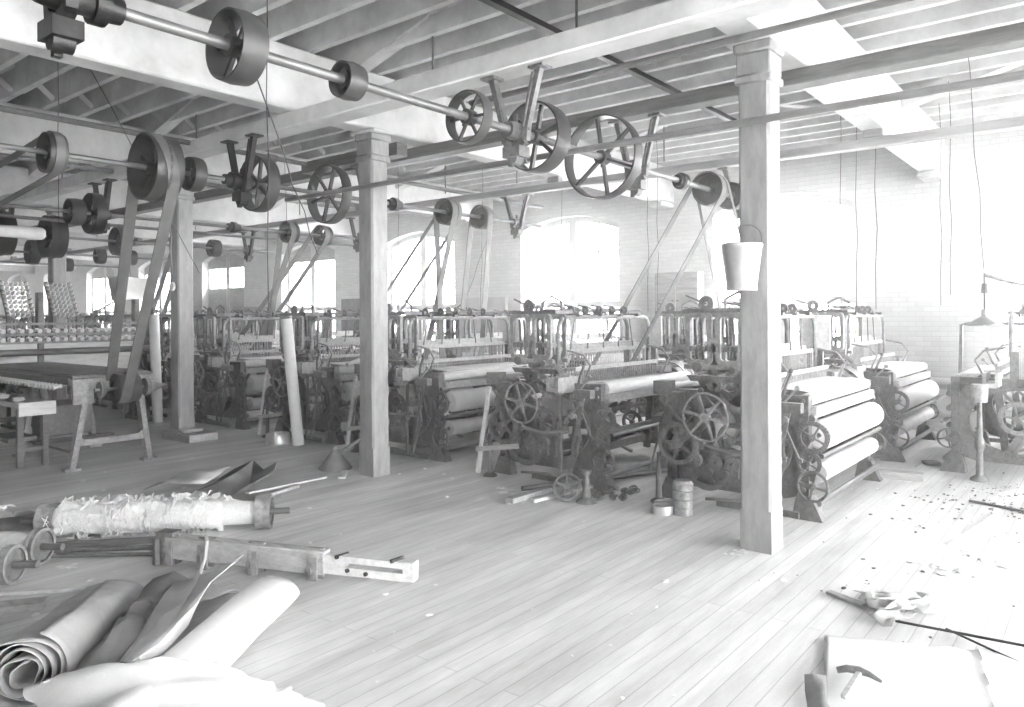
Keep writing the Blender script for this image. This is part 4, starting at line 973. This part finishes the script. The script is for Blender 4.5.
stick((4.5, .95, .03), (4.58, .2, .03), .007, 0, 'iron_black', 'iron_rod', 'dark rod running right from the floor paper heap', 'rod', rnd_=True)
stick((4.58, .72, .02), (4.3, .3, .02), .006, 0, 'iron_black', 'iron_rod', 'second dark rod slanting toward the big white sheet', 'rod', rnd_=True)
stick((4.78, 1.38, .012), (4.68, 1.15, .012), .05, .018, 'wood_mid', 'wooden_lath', 'short lath at the left end of the floor paper heap', 'lath')
stick((4.33, .32, .02), (4.25, .26, .02), .05, .03, 'wood_dark', 'wooden_block', 'small dark block by the right end of the rods', 'block')
# lint patches
for i, (x, y, r, lab) in enumerate(((5.75, 4.62, .16, 'white lint patch at the near corner of the middle loom'), (5.5, 4.35, .2, 'wide lint patch on the floor before the middle loom'), (5.18, 2.12, .09, 'white lint gathered at the foot of the pail post'),
        (5.7, .88, .16, 'white lint patch on the right floor'), (6.1, .7, .2, 'pale lint patch nearer the far right loom'), (3.6, 3.85, .06, 'lone lint tuft beyond the slotted timber'), (2.13, 5.6, .07, 'lint tuft beside the bare beam flange'), (2.55, 6.9, .09, 'lint tuft on the floor behind the lint covered beam'))):
    m = MB(); rr = random.Random(i)
    for k in range(14):
        m.blob((x + rr.gauss(0, r * .45), y + rr.gauss(0, r * .45), .006), r * rr.uniform(.06, .2), .8, k + i, 1, (1.4, 1.2, .3))
    o = tag(m.build('lint_patch', 'lint'), lab, 'lint'); o['kind'] = 'stuff'
m = MB(); rr = random.Random(5)
for k in range(300):
    x, y = rr.uniform(1.5, 9), rr.uniform(-.5, 9)
    if 2.2 < x < 4 and False: continue
    m.blob((x, y, .004), rr.choice((.005, .007, .01, .018)), .9, k, 1, (1.5, 1.2, .4))
o = tag(m.build('lint_specks', 'lint'), 'white lint specks scattered all over the floorboards', 'lint'); o['kind'] = 'stuff'
m = MB()
for k in range(270):
    if k < 210: x, y = rr.gauss(8.1, .55), rr.gauss(.75, .35)
    else: x, y = rr.uniform(4, 8.5), rr.uniform(.2, 1.9)
    m.blob((x, y, .006), rr.choice((.005, .008, .014)), .8, k, 1, (1.4, 1., .5))
o = tag(m.build('debris', 'wood_dark'), 'dark crumbs of debris scattered before the far right loom', 'debris'); o['kind'] = 'stuff'

# ------------------------------------------------------------------ light and camera
hz = MB().box(XA - .1, XW + .415, YA - .29, YB + .1, -.06, 4.51).build('halation_haze', 'lint'); hz['kind'] = 'stuff'; hz['label'] = 'added scattering volume imitating the bright halation around the windows'  # added volume: imitates halation bleeding from the windows and lifts the blacks
hm = bpy.data.materials.new('halation_haze'); hm.use_nodes = True
hn = hm.node_tree.nodes; hn.remove(hn['Principled BSDF']); vs_ = hn.new('ShaderNodeVolumeScatter')
vs_.inputs['Density'].default_value = .012; vs_.inputs['Anisotropy'].default_value = .8
hm.node_tree.links.new(vs_.outputs[0], hn['Material Output'].inputs['Volume']); hz.data.materials[0] = hm
w = bpy.data.worlds.new('overcast_sky'); scene.world = w; w.use_nodes = True
nd, ln = w.node_tree.nodes, w.node_tree.links
bg = nd['Background']; bg.inputs['Color'].default_value = (1, 1, 1, 1)
tc = nd.new('ShaderNodeTexCoord'); sp = nd.new('ShaderNodeSeparateXYZ'); ln.new(tc.outputs['Generated'], sp.inputs[0])
mr = nd.new('ShaderNodeMapRange'); mr.inputs[1].default_value = -.35; mr.inputs[2].default_value = -.08; mr.inputs[3].default_value = 4.0; mr.inputs[4].default_value = 10.0
ln.new(sp.outputs['Z'], mr.inputs[0]); m2 = nd.new('ShaderNodeMapRange'); m2.interpolation_type = 'SMOOTHSTEP'; m2.inputs[1].default_value = -.9; m2.inputs[2].default_value = .1; m2.inputs[3].default_value = 1.6; m2.inputs[4].default_value = .95
ln.new(sp.outputs['Y'], m2.inputs[0])
mu = nd.new('ShaderNodeMath'); mu.operation = 'MULTIPLY'; ln.new(mr.outputs[0], mu.inputs[0]); ln.new(m2.outputs[0], mu.inputs[1]); ln.new(mu.outputs[0], bg.inputs['Strength'])
cam = bpy.data.cameras.new('camera'); co = bpy.data.objects.new('camera', cam); COL.objects.link(co)
F = 755.; cam.sensor_width = 36; cam.lens = F / 1024 * 36; cam.shift_y = -37.5 / 1024; cam.clip_start = .05; cam.clip_end = 200
co.location = (0, 0, 1.7)
yaw = math.atan2(-.78, .6257)
mw = Matrix.Rotation(yaw, 4, 'Z') @ Matrix.Rotation(R(90), 4, 'X') @ Matrix.Rotation(R(-.33), 4, 'Z')
co.rotation_euler = mw.to_euler()
scene.camera = co
scene.view_settings.view_transform = 'Standard'; scene.view_settings.look = 'None'; scene.view_settings.gamma = 1; scene.view_settings.use_curve_mapping = False
scene.view_settings.exposure = 1.9
scene.cycles.use_denoising = True
scene.cycles.max_bounces = 8; scene.cycles.diffuse_bounces = 5; scene.cycles.transparent_max_bounces = 12
